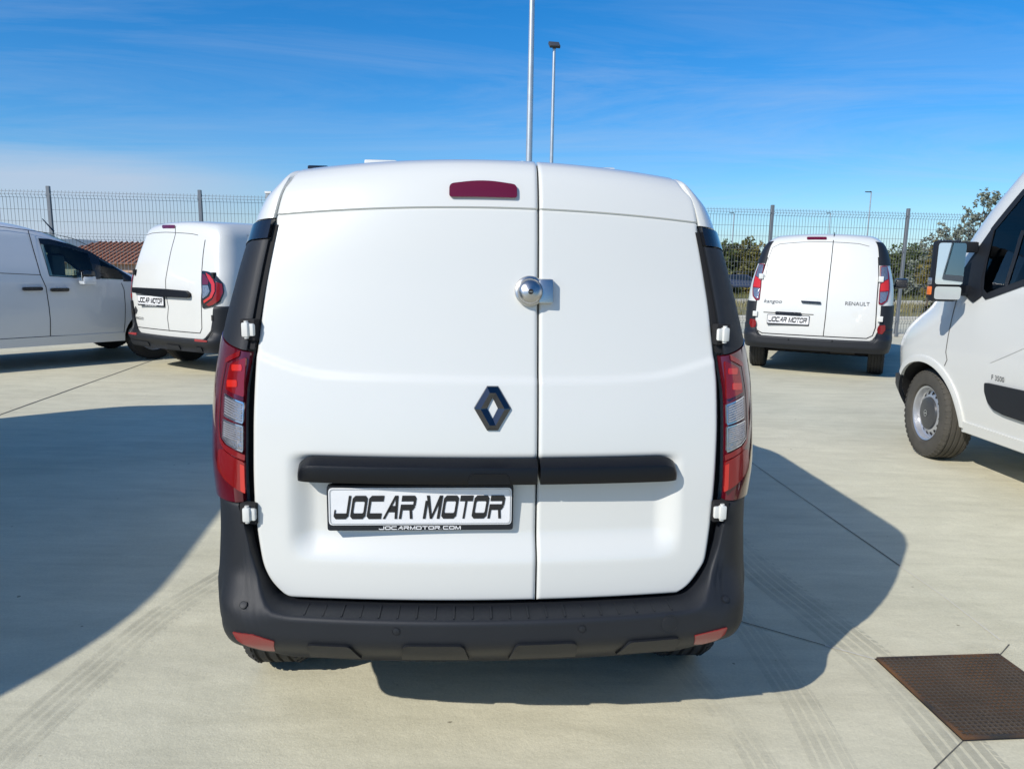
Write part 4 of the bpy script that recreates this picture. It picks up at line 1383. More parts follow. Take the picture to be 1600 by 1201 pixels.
# diamond emblem
eb = inv(BM, m_door, (769.5, 637.5), (0, 1.05)); ex, ez = eb
def emb(name, pts_o, pts_i, h0, h1, m, parent):
    n = len(pts_o); V, F = [], []
    def P(p, h): return m_door(ex + p[0], ez + p[1], h)
    mid = [((a[0] + b[0]) / 2, (a[1] + b[1]) / 2) for a, b in zip(pts_o, pts_i)]
    for a in pts_o: V.append(P(a, 0))
    for a in pts_o: V.append(P((a[0] * .965, a[1] * .975), h0))
    for a in mid: V.append(P(a, h1))
    for a in pts_i: V.append(P(a, h0 * .8))
    for a in pts_i: V.append(P((a[0] * .97, a[1] * .97), 0))
    for k in range(4):
        for i in range(n): F.append((k * n + i, k * n + (i + 1) % n, (k + 1) * n + (i + 1) % n, (k + 1) * n + i))
    return mk(name, V, F, m, parent, 12)
wd, hd_ = .0525, .0620
po = [(-.016, hd_), (.016, hd_), (wd, .002), (wd, -.002), (.016, -hd_), (-.016, -hd_), (-wd, -.002), (-wd, .002)]
pi_ = [(-.001, .0280), (.001, .0280), (.0150, .0005), (.0150, -.0005), (.001, -.0280), (-.001, -.0280), (-.0150, -.0005), (-.0150, .0005)]
emb('emblem', po, pi_, .006, .016, 'dark_chrome', door_l)

# add-on puck lock across the two doors: a separate thing bolted on
lk = inv(BM, m_door, (827.5, 454.5), (0, 1.38)); lx, lz = lk
lock = empty('security_lock', to_world(BM, m_door(lx, lz, 0)), BM.yaw)
tag(lock, 'round brushed steel puck lock with hasp, bolted across the gap of the rear doors', 'lock')
tilt = atan2(BM.rear(lx, lz + .05) - BM.rear(lx, lz - .05), .1)
V, F = [], []
prof_l = [(-.02, .043), (.012, .0435), (.016, .042), (.018, .0365), (.024, .0360), (.030, .033), (.036, .027), (.040, .019), (.0425, .009), (.043, .0075), (.041, .0070), (.0408, .0005)]
for i in range(48):
    a = 2 * pi * i / 48
    for (h_, r_) in prof_l: V.append((r_ * cos(a), -h_ + r_ * sin(a) * tan(tilt), r_ * sin(a)))
lockb = mk('dome', V, grid_faces(48, len(prof_l), True), 'brushed_steel', lock, 40)
bm = bmesh.new(); bm_box(bm, .025, .067, -.022, .02, -.035, .035, .006)
for v in bm.verts: v.co.y += v.co.z * tan(tilt)
bmesh.ops.recalc_face_normals(bm, faces=bm.faces); finish(bm, 'hasp_block', 'brushed_steel', lock)
V = [(.0075 * cos(2 * pi * i / 16), -.0425, .0075 * sin(2 * pi * i / 16)) for i in range(16)]
mk('keyhole', V, [tuple(range(16))], 'gap_black', lockb)
box('key_slot', -.0045, .0045, -.0435, -.0428, -.0012, .0012, 'brushed_steel', lockb)

# ---- rear corners: pillars, lamps, bumper
zi_top = inv(BM, mP, (398, 551), (-1.05, 1.21))[1]; zo_top = inv(BM, mP, (358, 534), (-1.6, 1.25))
zi_bot = inv(BM, mP, (396, 784), (-1.05, .76))[1]; zo_bot = inv(BM, mP, (346, 760), (-1.7, .8))
def lamp_top(t): return zi_top + (zo_top[1] - zi_top) * (abs(t) - 1.03) / (abs(zo_top[0]) - 1.03)
def lamp_bot(t):
    u = min(1, (abs(t) - 1.03) / 1.0)
    return zi_bot + (zo_bot[1] - zi_bot) * 1.25 * u ** 2.2
for sg in (-1, 1):
    tl = [sg * t for t in lin(1.075, 2.0, 25) + [2.03]]
    # black trim of the rear pillar, with a glossier cap at its top
    pil = patch('pillar_trim', BM, tl, lin(0, 1, 22), lambda t, z: .010 - .006 * smooth(1.12, 1.07, abs(t)), 'pillar_plastic' if False else 'black_plastic', van,
          zf=lambda t, v: (lamp_top(t) + .004) + (1.560 - .035 * smooth(1.3, 2.1, abs(t)) - lamp_top(t) - .004) * v, skirt=.02)
    patch('pillar_cap', BM, tl, lin(0, 1, 6), .012, 'gloss_black', pil,
          zf=lambda t, v: (1.565 - .035 * smooth(1.3, 2.1, abs(t))) + (.052 + .012 * (1 - abs(t) / 2.1) - .025 * smooth(1.5, 2.1, abs(t))) * v, skirt=.02)
    patch('pillar_gasket', BM, [sg * t for t in lin(1.012, 1.07, 5)], lin(zi_top + .01, 1.605, 24), -.004, 'gap_black', pil, skirt=.01)
    # white roof side above it
    patch('roof_corner', BM, [sg * t for t in lin(1.10, 2.6, 26)], lin(0, 1, 16), lambda t, z: .004 - .006 * smooth(1.16, 1.10, abs(t)), 'white_paint', van,
          zf=lambda t, v: (1.628 - .030 * smooth(1.4, 2.1, abs(t))) + (1.781 - 1.628 + .030 * smooth(1.4, 2.1, abs(t))) * v, skirt=.02)
    # tail lamp
    lamp = patch('tail_lamp', BM, [sg * t for t in lin(1.035, 2.0, 32) + [2.02, 2.035]], lin(0, 1, 24), lambda t, z: .012 - .010 * smooth(1.09, 1.035, abs(t)), 'lamp_red_deep', van,
          zf=lambda t, v: lamp_bot(t) + (lamp_top(t) - lamp_bot(t)) * v, skirt=.02)
    def q(pts, off_guess=1.3):
        return [((-a) * (1 if sg < 0 else -1) * -1 if False else (a if sg < 0 else -a), b) for a, b in [inv(BM, mP, p, (-off_guess, 1.0)) for p in pts]]
    mPo = lambda t, z, o: BM.plan(t, z, o)
    up_red = q([(388.5, 557), (366, 568), (359, 606), (385, 619)])
    clr1 = q([(358.3, 613.5), (385, 628), (383.5, 659), (357.5, 647)])
    clr2 = q([(356, 653), (383.3, 664), (383.3, 703), (361, 691), (354.5, 681)])
    lo_red = q([(349, 700), (355, 699.5), (385.5, 720), (387, 768), (378, 764), (358, 747), (347.5, 729)])
    panel('brake_segment', rounded(up_red, .012, 3), mPo, 'lamp_red', lamp, .0155, .04, .008)
    for (aa, bb_) in (((369, 568), (383, 578)), ((362, 592), (376, 603))):
        pq = q([aa, (bb_[0], aa[1]), bb_, (aa[0], bb_[1])])
        panel('painted_glow', rounded(pq, .01, 3), mPo, 'lamp_red_bright', lamp, .0170, .05, .004)  # glowing spots painted as brighter red patches on the unlit lamp
    for nm, pg in (('indicator_segment', clr1), ('reversing_segment', clr2)):
        pn = panel(nm, rounded(pg, .006, 3), mPo, 'lamp_clear', lamp, .0155, .04, .008)
        z0_, z1_ = min(p[1] for p in pg), max(p[1] for p in pg)
        t0_, t1_ = min(p[0] for p in pg), max(p[0] for p in pg)
        V, F = [], []
        slope = (pg[1][1] - pg[0][1]) / (pg[1][0] - pg[0][0])
        for k in range(7):
            zc = pg[0][1] + (pg[3 if nm[0] == 'i' else 4][1] - pg[0][1]) * (k + 1.2) / 8.5
            kk = len(V)
            ta, tb = pg[0][0] + (pg[1][0] - pg[0][0]) * .08, pg[0][0] + (pg[1][0] - pg[0][0]) * .92
            for i in range(7):
                t = ta + (tb - ta) * i / 6; zc2 = zc + slope * (t - pg[0][0])
                V += [BM.plan(t, zc2 - .0012, .0162), BM.plan(t, zc2, .0185), BM.plan(t, zc2 + .0012, .0162)]
            F += [(kk + 3 * i + j, kk + 3 * i + 3 + j, kk + 3 * i + 4 + j, kk + 3 * i + 1 + j) for i in range(6) for j in range(2)]
        rb = mk('lens_ribs', V, F, 'lamp_rib', pn, 60); rb['kind'] = 'stuff'
        ribbon('lens_frame', rounded(pg, .006, 3), mPo, .0022 if False else .0035, 'chrome', pn, .0172, .02, True)
    panel('tail_segment', rounded(lo_red, .012, 3), mPo, 'lamp_red', lamp, .0155, .04, .008)
    strip_ = q([(379.5, 722), (385.5, 725), (387, 768), (380.5, 764)])
    panel('reflex_strip', rounded(strip_, .003, 2), mPo, 'lamp_red_bright', lamp, .0170, .05, .004)
    # light guide: bright ridge following the outline
    ridge = q([(380, 551), (360, 562), (352, 610), (349, 660), (351, 684), (357, 696), (386, 713)])
    ribbon('light_guide', ridge, mPo, .016, 'lamp_red', lamp, .0150, .02)
    # hinges with their black pockets
    for (hpx, hpy) in ((391, 514), (390.5, 800)):
        ht_, hz_ = inv(BM, mP, (hpx, hpy), (-1.1, 1.0))
        tt = sg * abs(ht_)
        p0 = BM.plan(tt, hz_, .008); p1 = BM.plan(tt + .01 * sg, hz_, .008); d = (p1 - p0).normalized() * sg
        ang = atan2(d.y, d.x)
        hinge = empty('hinge', p0, ang, van)
        hb_ = box('pocket', -.024, .024, -.006, .02, -.031, .030, 'gap_black', hinge, .003)
        bm = bmesh.new()
        bm_box(bm, -.011, .011, -.021, .004, -.021, .021, .006)
        bm_box(bm, (.008 if sg < 0 else -.024), (.024 if sg < 0 else -.008), -.013, .004, -.018, .018, .004)
        bmesh.ops.recalc_face_normals(bm, faces=bm.faces)
        finish(bm, 'knuckle', 'white_paint', hinge)
        tube('pin', [(0, -.010, -.0255), (0, -.010, .0255)], .0065, 'white_paint', hinge, 10)

# ---- bumper
E0 = .088
def bf(z): return 1 - .9 * smooth(.49, .60, z)
def be(t):
    t = abs(t)
    return E0 * (1 - .12 * min(t, 1) ** 2) * (1 - smooth(.95, 1.45, t)) + .002
def b_off(t, z):
    lowk = 1 - .95 * smooth(.45, .325, z) ** 1.5
    return be(t) * bf(z) * lowk + .004
ZT = Tab([(0, .497), (.78, .499), (.86, .508), (.90, .528), (.94, .565), (.97, .62), (1.0, .69), (1.03, .748), (1.06, .765), (1.15, 1.0), (3, 1.0)])
def zt_b(t):
    t = abs(t)
    return min(ZT(t), lamp_bot(max(t, 1.03)) - .002) if t > 1.0 else ZT(t)
def m_bump(t, z, o): return BM.plan(t, z, b_off(t, z) + o)
_zb = sorted((abs(a), b) for a, b in [inv(BM, m_bump, p, (-.8, .36)) for p in ((464, 1026), (430, 1019.5), (405, 1015), (383, 1009.5))])
ZB = Tab([(0, .330), (.5, .331), (.7, .334)] + [p for p in _zb if p[0] > .72] + [(2.0, _zb[-1][1] + .03), (3, _zb[-1][1] + .03)])
tl = [-2.012] + lin(-2, -.72, 44)[:-1] + lin(-.72, .72, 31)[:-1] + lin(.72, 2, 44) + [2.012]
V = []
vv = lin(0, 1, 22)
for t in tl:
    zt = zt_b(t)
    col = [BM.plan(t, zt, -.03), BM.plan(t, zt, b_off(t, zt) * .5 - .005), BM.plan(t, zt - .0005, b_off(t, zt) - .010), BM.plan(t, zt - .003, b_off(t, zt) - .003)]
    for v in vv: 
        zbt = ZB(abs(t)); z = zt - .010 + (zbt - zt + .010) * v
        col.append(m_bump(t, z, 0))
    col.append(BM.plan(t, zbt - .006, b_off(t, zbt) - .02)); col.append(BM.plan(t, zbt - .003, -.05))
    V += col
bumper = mk('rear_bumper', V, grid_faces(len(tl), len(col)), 'black_plastic', van, 50)
# ribs of the loading step
for k in range(21):
    x = -.52 + k * .0525
    t = x / _xd(.5)
    a = BM.plan(t, .4985, .004); b = BM.plan(t, .4985, b_off(t, .497) - .014)
    box('step_rib', a.x - .0022, a.x + .0022, b.y, a.y, .4955, .5005 - .0009 * (k % 2), 'black_plastic', bumper)
# raised blocks along the lower lip
for (xa, ya, xb, yb) in ((492, 1007, 562, 1030), (633, 1007, 729, 1032), (798, 1004, 893, 1030), (966, 999, 1046, 1021)):
    a = inv(BM, m_bump, (xa, yb - 4), (0, .37)); b = inv(BM, m_bump, (xb, yb - 4), (0, .37)); c = inv(BM, m_bump, ((xa + xb) / 2, ya), (0, .4))
    t0_, t1_ = sorted((a[0], b[0])); zt = c[1]
    pgn = [(t0_ - .01, .345), (t1_ + .01, .345), (t1_ - .008, zt), (t0_ + .008, zt)]
    panel('lip_block', rounded(pgn, [.0, .0, .02, .02], 4), m_bump, 'black_plastic', bumper, .010, .05, .014)
# parking sensors and towing-eye cover
def disc(name, px, guess, r, m, parent, off, mapf=m_bump, ring=True):
    c = inv(BM, mapf, px, guess)
    p0 = mapf(c[0], c[1], off); pt = mapf(c[0] + .01, c[1], off) - p0; pz = mapf(c[0], c[1] + .01, off) - p0
    a = pt.normalized(); b = (pz - a * pz.dot(a)).normalized(); n_ = a.cross(b)
    if n_.y > 0: n_ = -n_
    V, F = [], []
    prof_ = [(1.12, -.004), (1.10, .0006), (1.0, .0006), (.96, -.0016), (.90, .0004), (.5, .0012), (.02, .0016)]
    for i in range(24):
        th = 2 * pi * i / 24
        for (rr2, h_) in prof_: V.append(p0 + (a * cos(th) + b * sin(th)) * r * rr2 + n_ * h_)
    return mk(name, V, grid_faces(24, len(prof_), True), m, parent, 20)
disc('parking_sensor', (380, 944), (-1.05, .53), .0105, 'black_plastic', bumper, .001)
disc('parking_sensor', (619, 986), (-.35, .47), .0105, 'black_plastic', bumper, .001)
disc('parking_sensor', (909.5, 982), (.4, .47), .0105, 'black_plastic', bumper, .001)
disc('parking_sensor', (1134, 935), (1.05, .53), .0105, 'black_plastic', bumper, .001)
disc('towing_eye_cover', (1046, 974.5), (.8, .46), .0255, 'black_plastic', bumper, .0)
for sg, pp in ((-1, [(364, 986), (395, 990.5), (429, 1001), (430.5, 1016), (414, 1015), (388, 1008), (371, 998)]), (1, [(1136, 979), (1112, 985.5), (1085, 992), (1083.5, 1005.5), (1097, 1005), (1118, 999), (1131, 990)])):
    pg = [inv(BM, m_bump, p, (sg * 1.05, .4)) for p in pp]
    panel('rear_reflector', rounded(pg, .004, 2), m_bump, 'reflector_red', bumper, .004, .05, .010)

# caps on the roof rails that show over the edge
def on_plane(px, py, yl):
    o, d = BM._ray(px, py); t = (yl - o.y) / d.y; return o + d * t
for (xa, xb, yy) in ((571, 622, 251.5), (910, 958, 263.2)):
    a = on_plane(xa, yy, .62); b = on_plane(xb, yy, .62)
    box('roof_mount', a.x, b.x, .58, .95, 1.74, (a.z + b.z) / 2, 'white_paint', van, .008)
a = on_plane(484, 261.5, .5); b = on_plane(516, 259.5, .5)
box('roof_gutter_strip', a.x, b.x, .46, 1.6, 1.72, (a.z + b.z) / 2, 'gloss_black', van, .006)

# flanks: glass, seams, mirrors, wheels, front
def flank(B, root, win, seams, handles, mirror, glass='privacy_glass', sides=(-1, 1), front=True, body_m='white_paint'):
    for sg in sides:
        mS = B.m_side(sg)
        if win: panel('side_window', rounded(win, .04, 4), mS, glass, root, .004, .08, .01)
        for sm in seams: ribbon('door_seam', sm, mS, .007, 'gap_black', root, .0016, .05)
        for (y0, y1, z) in handles:
            ho = panel('door_handle', rounded([(y0, z - .018), (y1, z - .018), (y1, z + .016), (y0, z + .016)], .014, 3), mS, 'gloss_black', root, .030, .05, .034)
        if mirror:
            y, z, m_ = mirror
            x = B.xs(y, z)
            mir = empty('door_mirror', (sg * x, y, z), 0, root)
            bm = bmesh.new()
            bm_box(bm, min(sg * .06, sg * .25), max(sg * .06, sg * .25), -.06, .09, -.075, .085, .035)
            bmesh.ops.recalc_face_normals(bm, faces=bm.faces); finish(bm, 'housing', m_, mir)
            box('glass', min(sg * .085, sg * .235), max(sg * .085, sg * .235), -.064, -.0605, -.05, .06, 'mirror_glass', mir)
            box('arm', min(-sg * .02, sg * .08), max(-sg * .02, sg * .08), -.02, .04, -.07, -.02, 'black_plastic', mir, .008)
    if front:
        mF = lambda x, z, o: Vector((x, B.F(z) - B.bowf * (x / B.W(z)) ** 2 + o, z))
        for sg in (-1, 1):
            panel('headlamp', rounded([(sg * .42, .68), (sg * .60, .68), (sg * .60, .88), (sg * .44, .80)], .03, 3), mF, 'lamp_clear', root, .012, .05, .02)
        panel('grille', rounded([(-.36, .62), (.36, .62), (.40, .78), (-.40, .78)], .03, 3), mF, 'black_plastic', root, .008, .05, .02)
def windscreen(B, root, z0, z1, w0, w1, glass):
    mF = lambda x, z, o: Vector((x, B.F(z) - B.bowf * (x / B.W(z)) ** 2 + o, z))
    panel('windscreen', rounded([(-w0, z0), (w0, z0), (w1, z1), (-w1, z1)], .06, 4), mF, glass, root, .004, .08, .01)
flank(BM, van, [(2.40, 1.10), (3.25, 1.10), (2.85, 1.48), (2.42, 1.52)], [[(2.30, .40), (2.30, 1.60)], [(3.35, .45), (3.35, 1.02)], [(1.20, .45), (1.20, 1.60)], [(1.2, .42), (3.3, .42)]], [(2.42, 2.62, .98), (2.02, 2.22, .98)], (3.18, 1.12, 'black_plastic'))
windscreen(BM, van, 1.10, 1.68, .62, .50, 'privacy_glass')
for (x, y) in ((-.735, .70), (.735, .70), (-.735, 3.52), (.735, 3.52)):
    wheel(van, x, y, .315, .195, 'dark')
for sg in (-1, 1):
    panel('sill', rounded([(1.12, .28), (3.16, .28), (3.16, .44), (1.12, .44)], .02, 2), BM.m_side(sg), 'black_plastic', van, .006, .2, .04)
box('underbody', -.60, .60, .35, 3.9, .30, .42, 'gap_black', van)
tube('rear_axle', [(-.7, .69, .30), (.7, .69, .30)], .05, 'gap_black', van, 8)
tube('silencer', [(.25, .35, .30), (.62, .35, .30)], .075, 'gap_black', van, 10)

# ================================================================== OTHER VANS
# ---- small van, newest generation (used for the two on the left)
def new_small_body(loc, heading):
    return Body(W=[(.25, .87), (.5, .91), (.8, .93), (1.0, .93), (1.2, .915), (1.45, .86), (1.6, .82), (1.72, .785), (1.79, .74), (1.84, .675), (1.865, .62)],
                R=[(.25, .06), (.55, .05), (.9, .05), (1.1, .07), (1.3, .11), (1.5, .155), (1.65, .20), (1.75, .23), (1.81, .26), (1.845, .305), (1.858, .36), (1.865, .45)],
                F=[(.25, 4.30), (.45, 4.45), (.7, 4.48), (.9, 4.38), (1.0, 4.12), (1.07, 3.80), (1.13, 3.55), (1.4, 3.08), (1.6, 2.70), (1.74, 2.40), (1.82, 2.10), (1.865, 1.7)],
                rx=[(.25, .16), (1.4, .16), (1.65, .14), (1.82, .1)], ry=[(.25, .2), (1.5, .2), (1.82, .16)],
                fx=[(.25, .5), (.95, .45), (1.12, .25), (1.4, .16), (1.82, .12)], fy=[(.25, .55), (.95, .55), (1.12, .4), (1.4, .25), (1.82, .2)],
                bow=.07, bowf=.10, crown=[(1.1, 0), (1.5, .015), (1.82, .035)], cw=.68, loc=loc, heading=heading)
LV3 = [.34, .36, .39] + lin(.45, .95, 8) + lin(1.0, 1.5, 14) + lin(1.54, 1.72, 6) + [1.75, 1.78, 1.805, 1.83, 1.845, 1.857, 1.865]

# -- (a) the one seen from behind at an angle, left of the near van
BK = new_small_body((-4.27, 9.20), 59.6)
k3 = empty('small_van', (BK.loc[0], BK.loc[1], 0), BK.yaw)
tag(k3, 'white small van seen from behind at an angle, left of the near van', 'van')
shell('body', BK, LV3, ['white_paint', 'gap_black'], k3, .27, arches=[(.86, .37), (3.58, .38)])
mK = BK.m_rear(); pK = BK.m_plan()
def iK(px, g): return inv(BK, mK, px, g)
def kp(*pts, g=(0, 1.0)): return [iK(p, g) for p in pts]
sc5 = 4.8045
def c1(x, y): return (190 + x / sc5, 330 + y / sc5)
seam = kp(c1(428, 85), c1(405, 170), c1(345, 430), c1(330, 520), c1(333, 600), c1(352, 720), c1(345, 800), c1(358, 900))
ribbon('door_seam', seam, mK, .009, 'gap_black', k3, .002, .04)
outl = kp(c1(628, 215), c1(612, 330), c1(603, 440), c1(603, 600), c1(603, 880), c1(590, 915), c1(360, 895), c1(100, 862), c1(88, 790), g=(.4, 1.0))
ribbon('door_outline', outl, mK, .010, 'gap_black', k3, .002, .04)
ribbon('panel_line', kp(c1(172, 182), c1(230, 165), c1(330, 158), c1(440, 163), c1(530, 170), c1(575, 180), g=(0, 1.6)), mK, .007, 'joint', k3, .002, .04)
bk = kp(c1(310, 104), c1(402, 104), c1(402, 128), c1(310, 128), g=(-.2, 1.7))
panel('brake_lamp', rounded(bk, .012, 3), mK, 'lamp_maroon', k3, .008, .05, .012)
hb_ = kp(c1(102, 570), c1(330, 582), c1(500, 597), c1(526, 620), c1(520, 650), c1(330, 640), c1(105, 610), g=(0, .95))
panel('handle_bar', rounded(hb_, .014, 3), mK, 'handle_plastic', k3, .045, .06, .06)
pc_ = iK(c1(231, 668), (-.2, .8))
def m_kpl(x, z, o): return Vector((x, BK.rear(pc_[0], .8) - o, z))
plate(k3, m_kpl, pc_[0], pc_[1], .52, .110, off=.012)
eb_ = iK(c1(109, 741), (-.6, .7))
panel('emblem', [(eb_[0], eb_[1] + .05), (eb_[0] + .04, eb_[1]), (eb_[0], eb_[1] - .05), (eb_[0] - .04, eb_[1])], mK, 'badge_grey', k3, .008, .2, .01)
tx = kp(c1(102, 808), c1(166, 810), g=(-.6, .6))
font_text('model_lettering', 'KANGOO', tx[0][0], tx[1][0], tx[0][1], tx[0][1] + .035, mK, 'badge_grey', k3, .004)
# bumper with corners that reach up to the lamps
def k_off(t, z):
    a = abs(t)
    return .012 + (.085 * (1 - smooth(.95, 1.7, a)) + .012) * (1 - .85 * smooth(.46, .54, z)) * (1 - .4 * smooth(.42, .33, z))
KZ = Tab([(0, .455), (.85, .458), (.93, .49), (.98, .60), (1.03, .80), (1.06, .86), (1.7, .86), (2.0, .80), (2.06, .62), (2.3, .40)])
V = []; tl = [-2.06] + lin(-2.0, -.8, 36)[:-1] + lin(-.8, .8, 21)[:-1] + lin(.8, 2.0, 36) + [2.06]
for t in tl:
    zt = KZ(abs(t))
    col = [BK.plan(t, zt, -.02), BK.plan(t, zt - .001, k_off(t, zt) - .008)]
    for v in lin(0, 1, 16):
        z = zt - .008 + (.30 - zt + .008) * v
        col.append(BK.plan(t, z, k_off(t, z)))
    col.append(BK.plan(t, .295, -.06)); V += col
kb = mk('rear_bumper', V, grid_faces(len(tl), len(col)), 'black_plastic', k3, 50)
m_kb = lambda t, z, o: BK.plan(t, z, k_off(t, z) + o)
rf = [inv(BK, m_kb, c1(*p), (1.0, .42)) for p in ((548, 958), (590, 962), (645, 972), (640, 982), (590, 980), (550, 976))]
for sg in (1, -1): panel('rear_reflector', [(sg * a, b) for a, b in rf], m_kb, 'reflector_red', kb, .005, .1, .01)
for (xa, xb) in ((50, 200), (330, 430), (545, 600)):
    a = inv(BK, m_kb, c1(xa, 960 + (xa - 50) * .09), (-.5, .35)); b = inv(BK, m_kb, c1(xb, 960 + (xb - 50) * .09), (0, .35))
    panel('lip_block', [(a[0], .315), (b[0], .315), (b[0] - .02, .365), (a[0] + .02, .365)], m_kb, 'black_plastic', kb, .012, .1, .014)
# tail lamps round the corner
lo_ = [inv(BK, pK, c1(*p), (1.2, 1.0)) for p in ((606, 445), (650, 452), (720, 490), (762, 540), (772, 610), (745, 680), (690, 715), (612, 732))]
red_c = [inv(BK, pK, c1(*p), (1.2, 1.0)) for p in ((640, 462), (668, 480), (706, 545), (706, 600), (685, 650), (628, 690), (622, 672), (668, 640), (684, 598), (682, 550), (655, 500))]
red_f = [inv(BK, pK, c1(*p), (1.4, 1.0)) for p in ((712, 530), (755, 545), (762, 610), (735, 670), (660, 712), (640, 700), (692, 655), (712, 605))]
clr_k = [inv(BK, pK, c1(*p), (1.2, 1.0)) for p in ((614, 555), (655, 555), (668, 600), (650, 632), (614, 655))]
clr_m = [inv(BK, pK, c1(*p), (1.2, 1.0)) for p in ((614, 470), (632, 475), (660, 520), (655, 550), (614, 550))]
for sg in (1, -1):
    f_ = lambda L: [((a if sg > 0 else -max(a, 1.4) - .02 * a), b) for a, b in L]
    lp = panel('tail_lamp', rounded(f_(lo_), .03, 3), pK, 'gloss_black', k3, .012, .08, .02)
    panel('red_field', f_(red_f), pK, 'lamp_red', lp, .016, .08, .006)
    panel('clear_segment', f_(clr_k), pK, 'lamp_clear', lp, .016, .08, .006)
    panel('maroon_segment', f_(clr_m), pK, 'lamp_maroon', lp, .016, .08, .006)
    panel('light_guide', f_(red_c), pK, 'lamp_red_bright', lp, .020, .08, .008)
    for (z_) in (1.22, .72):
        p0 = BK.plan(sg * 1.02, z_, .01)
        box('hinge', p0.x - .02, p0.x + .02, p0.y - .02, p0.y + .03, z_ - .035, z_ + .035, 'gap_black', k3, .005)
mS = BK.m_side(1)
for sg in (1, -1):
    mS = BK.m_side(sg)
    ribbon('roof_seam', [(.62, 1.70), (3.0, 1.62)], mS, .006, 'joint', k3, .0015, .08)
    ribbon('side_pressing', rounded([(.75, 1.15), (2.0, 1.15), (2.0, 1.58), (.75, 1.58)], .12, 5), mS, .010, 'white_paint', k3, .004, .06, True)
    panel('side_rail', rounded([(.42, .985), (2.25, .985), (2.25, 1.04), (.42, 1.04)], .01, 2), mS, 'gloss_black', k3, .006, .2, .01)
flank(BK, k3, [(2.45, 1.12), (3.55, 1.10), (3.0, 1.48), (2.5, 1.56)], [[(2.35, .40), (2.35, 1.60)], [(3.45, .45), (3.48, 1.05)]], [(2.45, 2.65, 1.0)], (3.3, 1.15, 'white_paint'))
windscreen(BK, k3, 1.13, 1.70, .66, .56, 'privacy_glass')
for (x, y) in ((-.80, .86), (.80, .86), (-.80, 3.58), (.80, 3.58)): wheel(k3, x, y, .32, .205, 'dark')

# -- (b) the one showing its flank at the left edge
BL = new_small_body((-8.28, 8.58), 47.0)
_a = G(78.5, 525.7, .40); _c, _s = cos(BL.yaw), sin(BL.yaw)
BL.loc = (_a.x - (_c * .90 - _s * 2.30), _a.y - (_s * .90 + _c * 2.30))
lv = empty('small_van', (BL.loc[0], BL.loc[1], 0), BL.yaw)
tag(lv, 'pale small van at the left edge, showing its shaded flank and cab window', 'van')
def c2(x, y): return (x / 5.222, 330 + y / 5.222)
mL = BL.m_side(1)
def lp(*pts, g=(2.8, 1.2)): return [inv(BL, mL, c2(*p), g) for p in pts]
blk = lp((312, 220), (400, 226), (560, 265), (720, 322), (900, 430), (1070, 535), (1072, 572), (780, 556), (402, 530))
gls = lp((330, 268), (410, 272), (560, 300), (715, 345), (772, 548), (405, 525))
qgl = lp((808, 385), (900, 440), (1000, 515), (1005, 560), (820, 552))
def inset(poly, d):
    cx_, cy_ = sum(p[0] for p in poly) / len(poly), sum(p[1] for p in poly) / len(poly)
    return [(p[0] + (cx_ - p[0]) * d, p[1] + (cy_ - p[1]) * d) for p in poly]
cab = [(2.30, 1.06), (3.75, 1.06), (3.75, 1.14), (2.55, 1.74), (2.30, 1.74)]
shell('body', BL, LV3, ['pearl_paint', 'gap_black'], lv, .27, arches=[(.86, .37), (3.58, .38)],
      cuts=[(inset(blk, .08), -1.2, 1.2), ([(2.25, 1.02), (3.35, 1.02), (2.95, 1.42), (2.55, 1.60), (2.25, 1.60)], -.68, .68)])
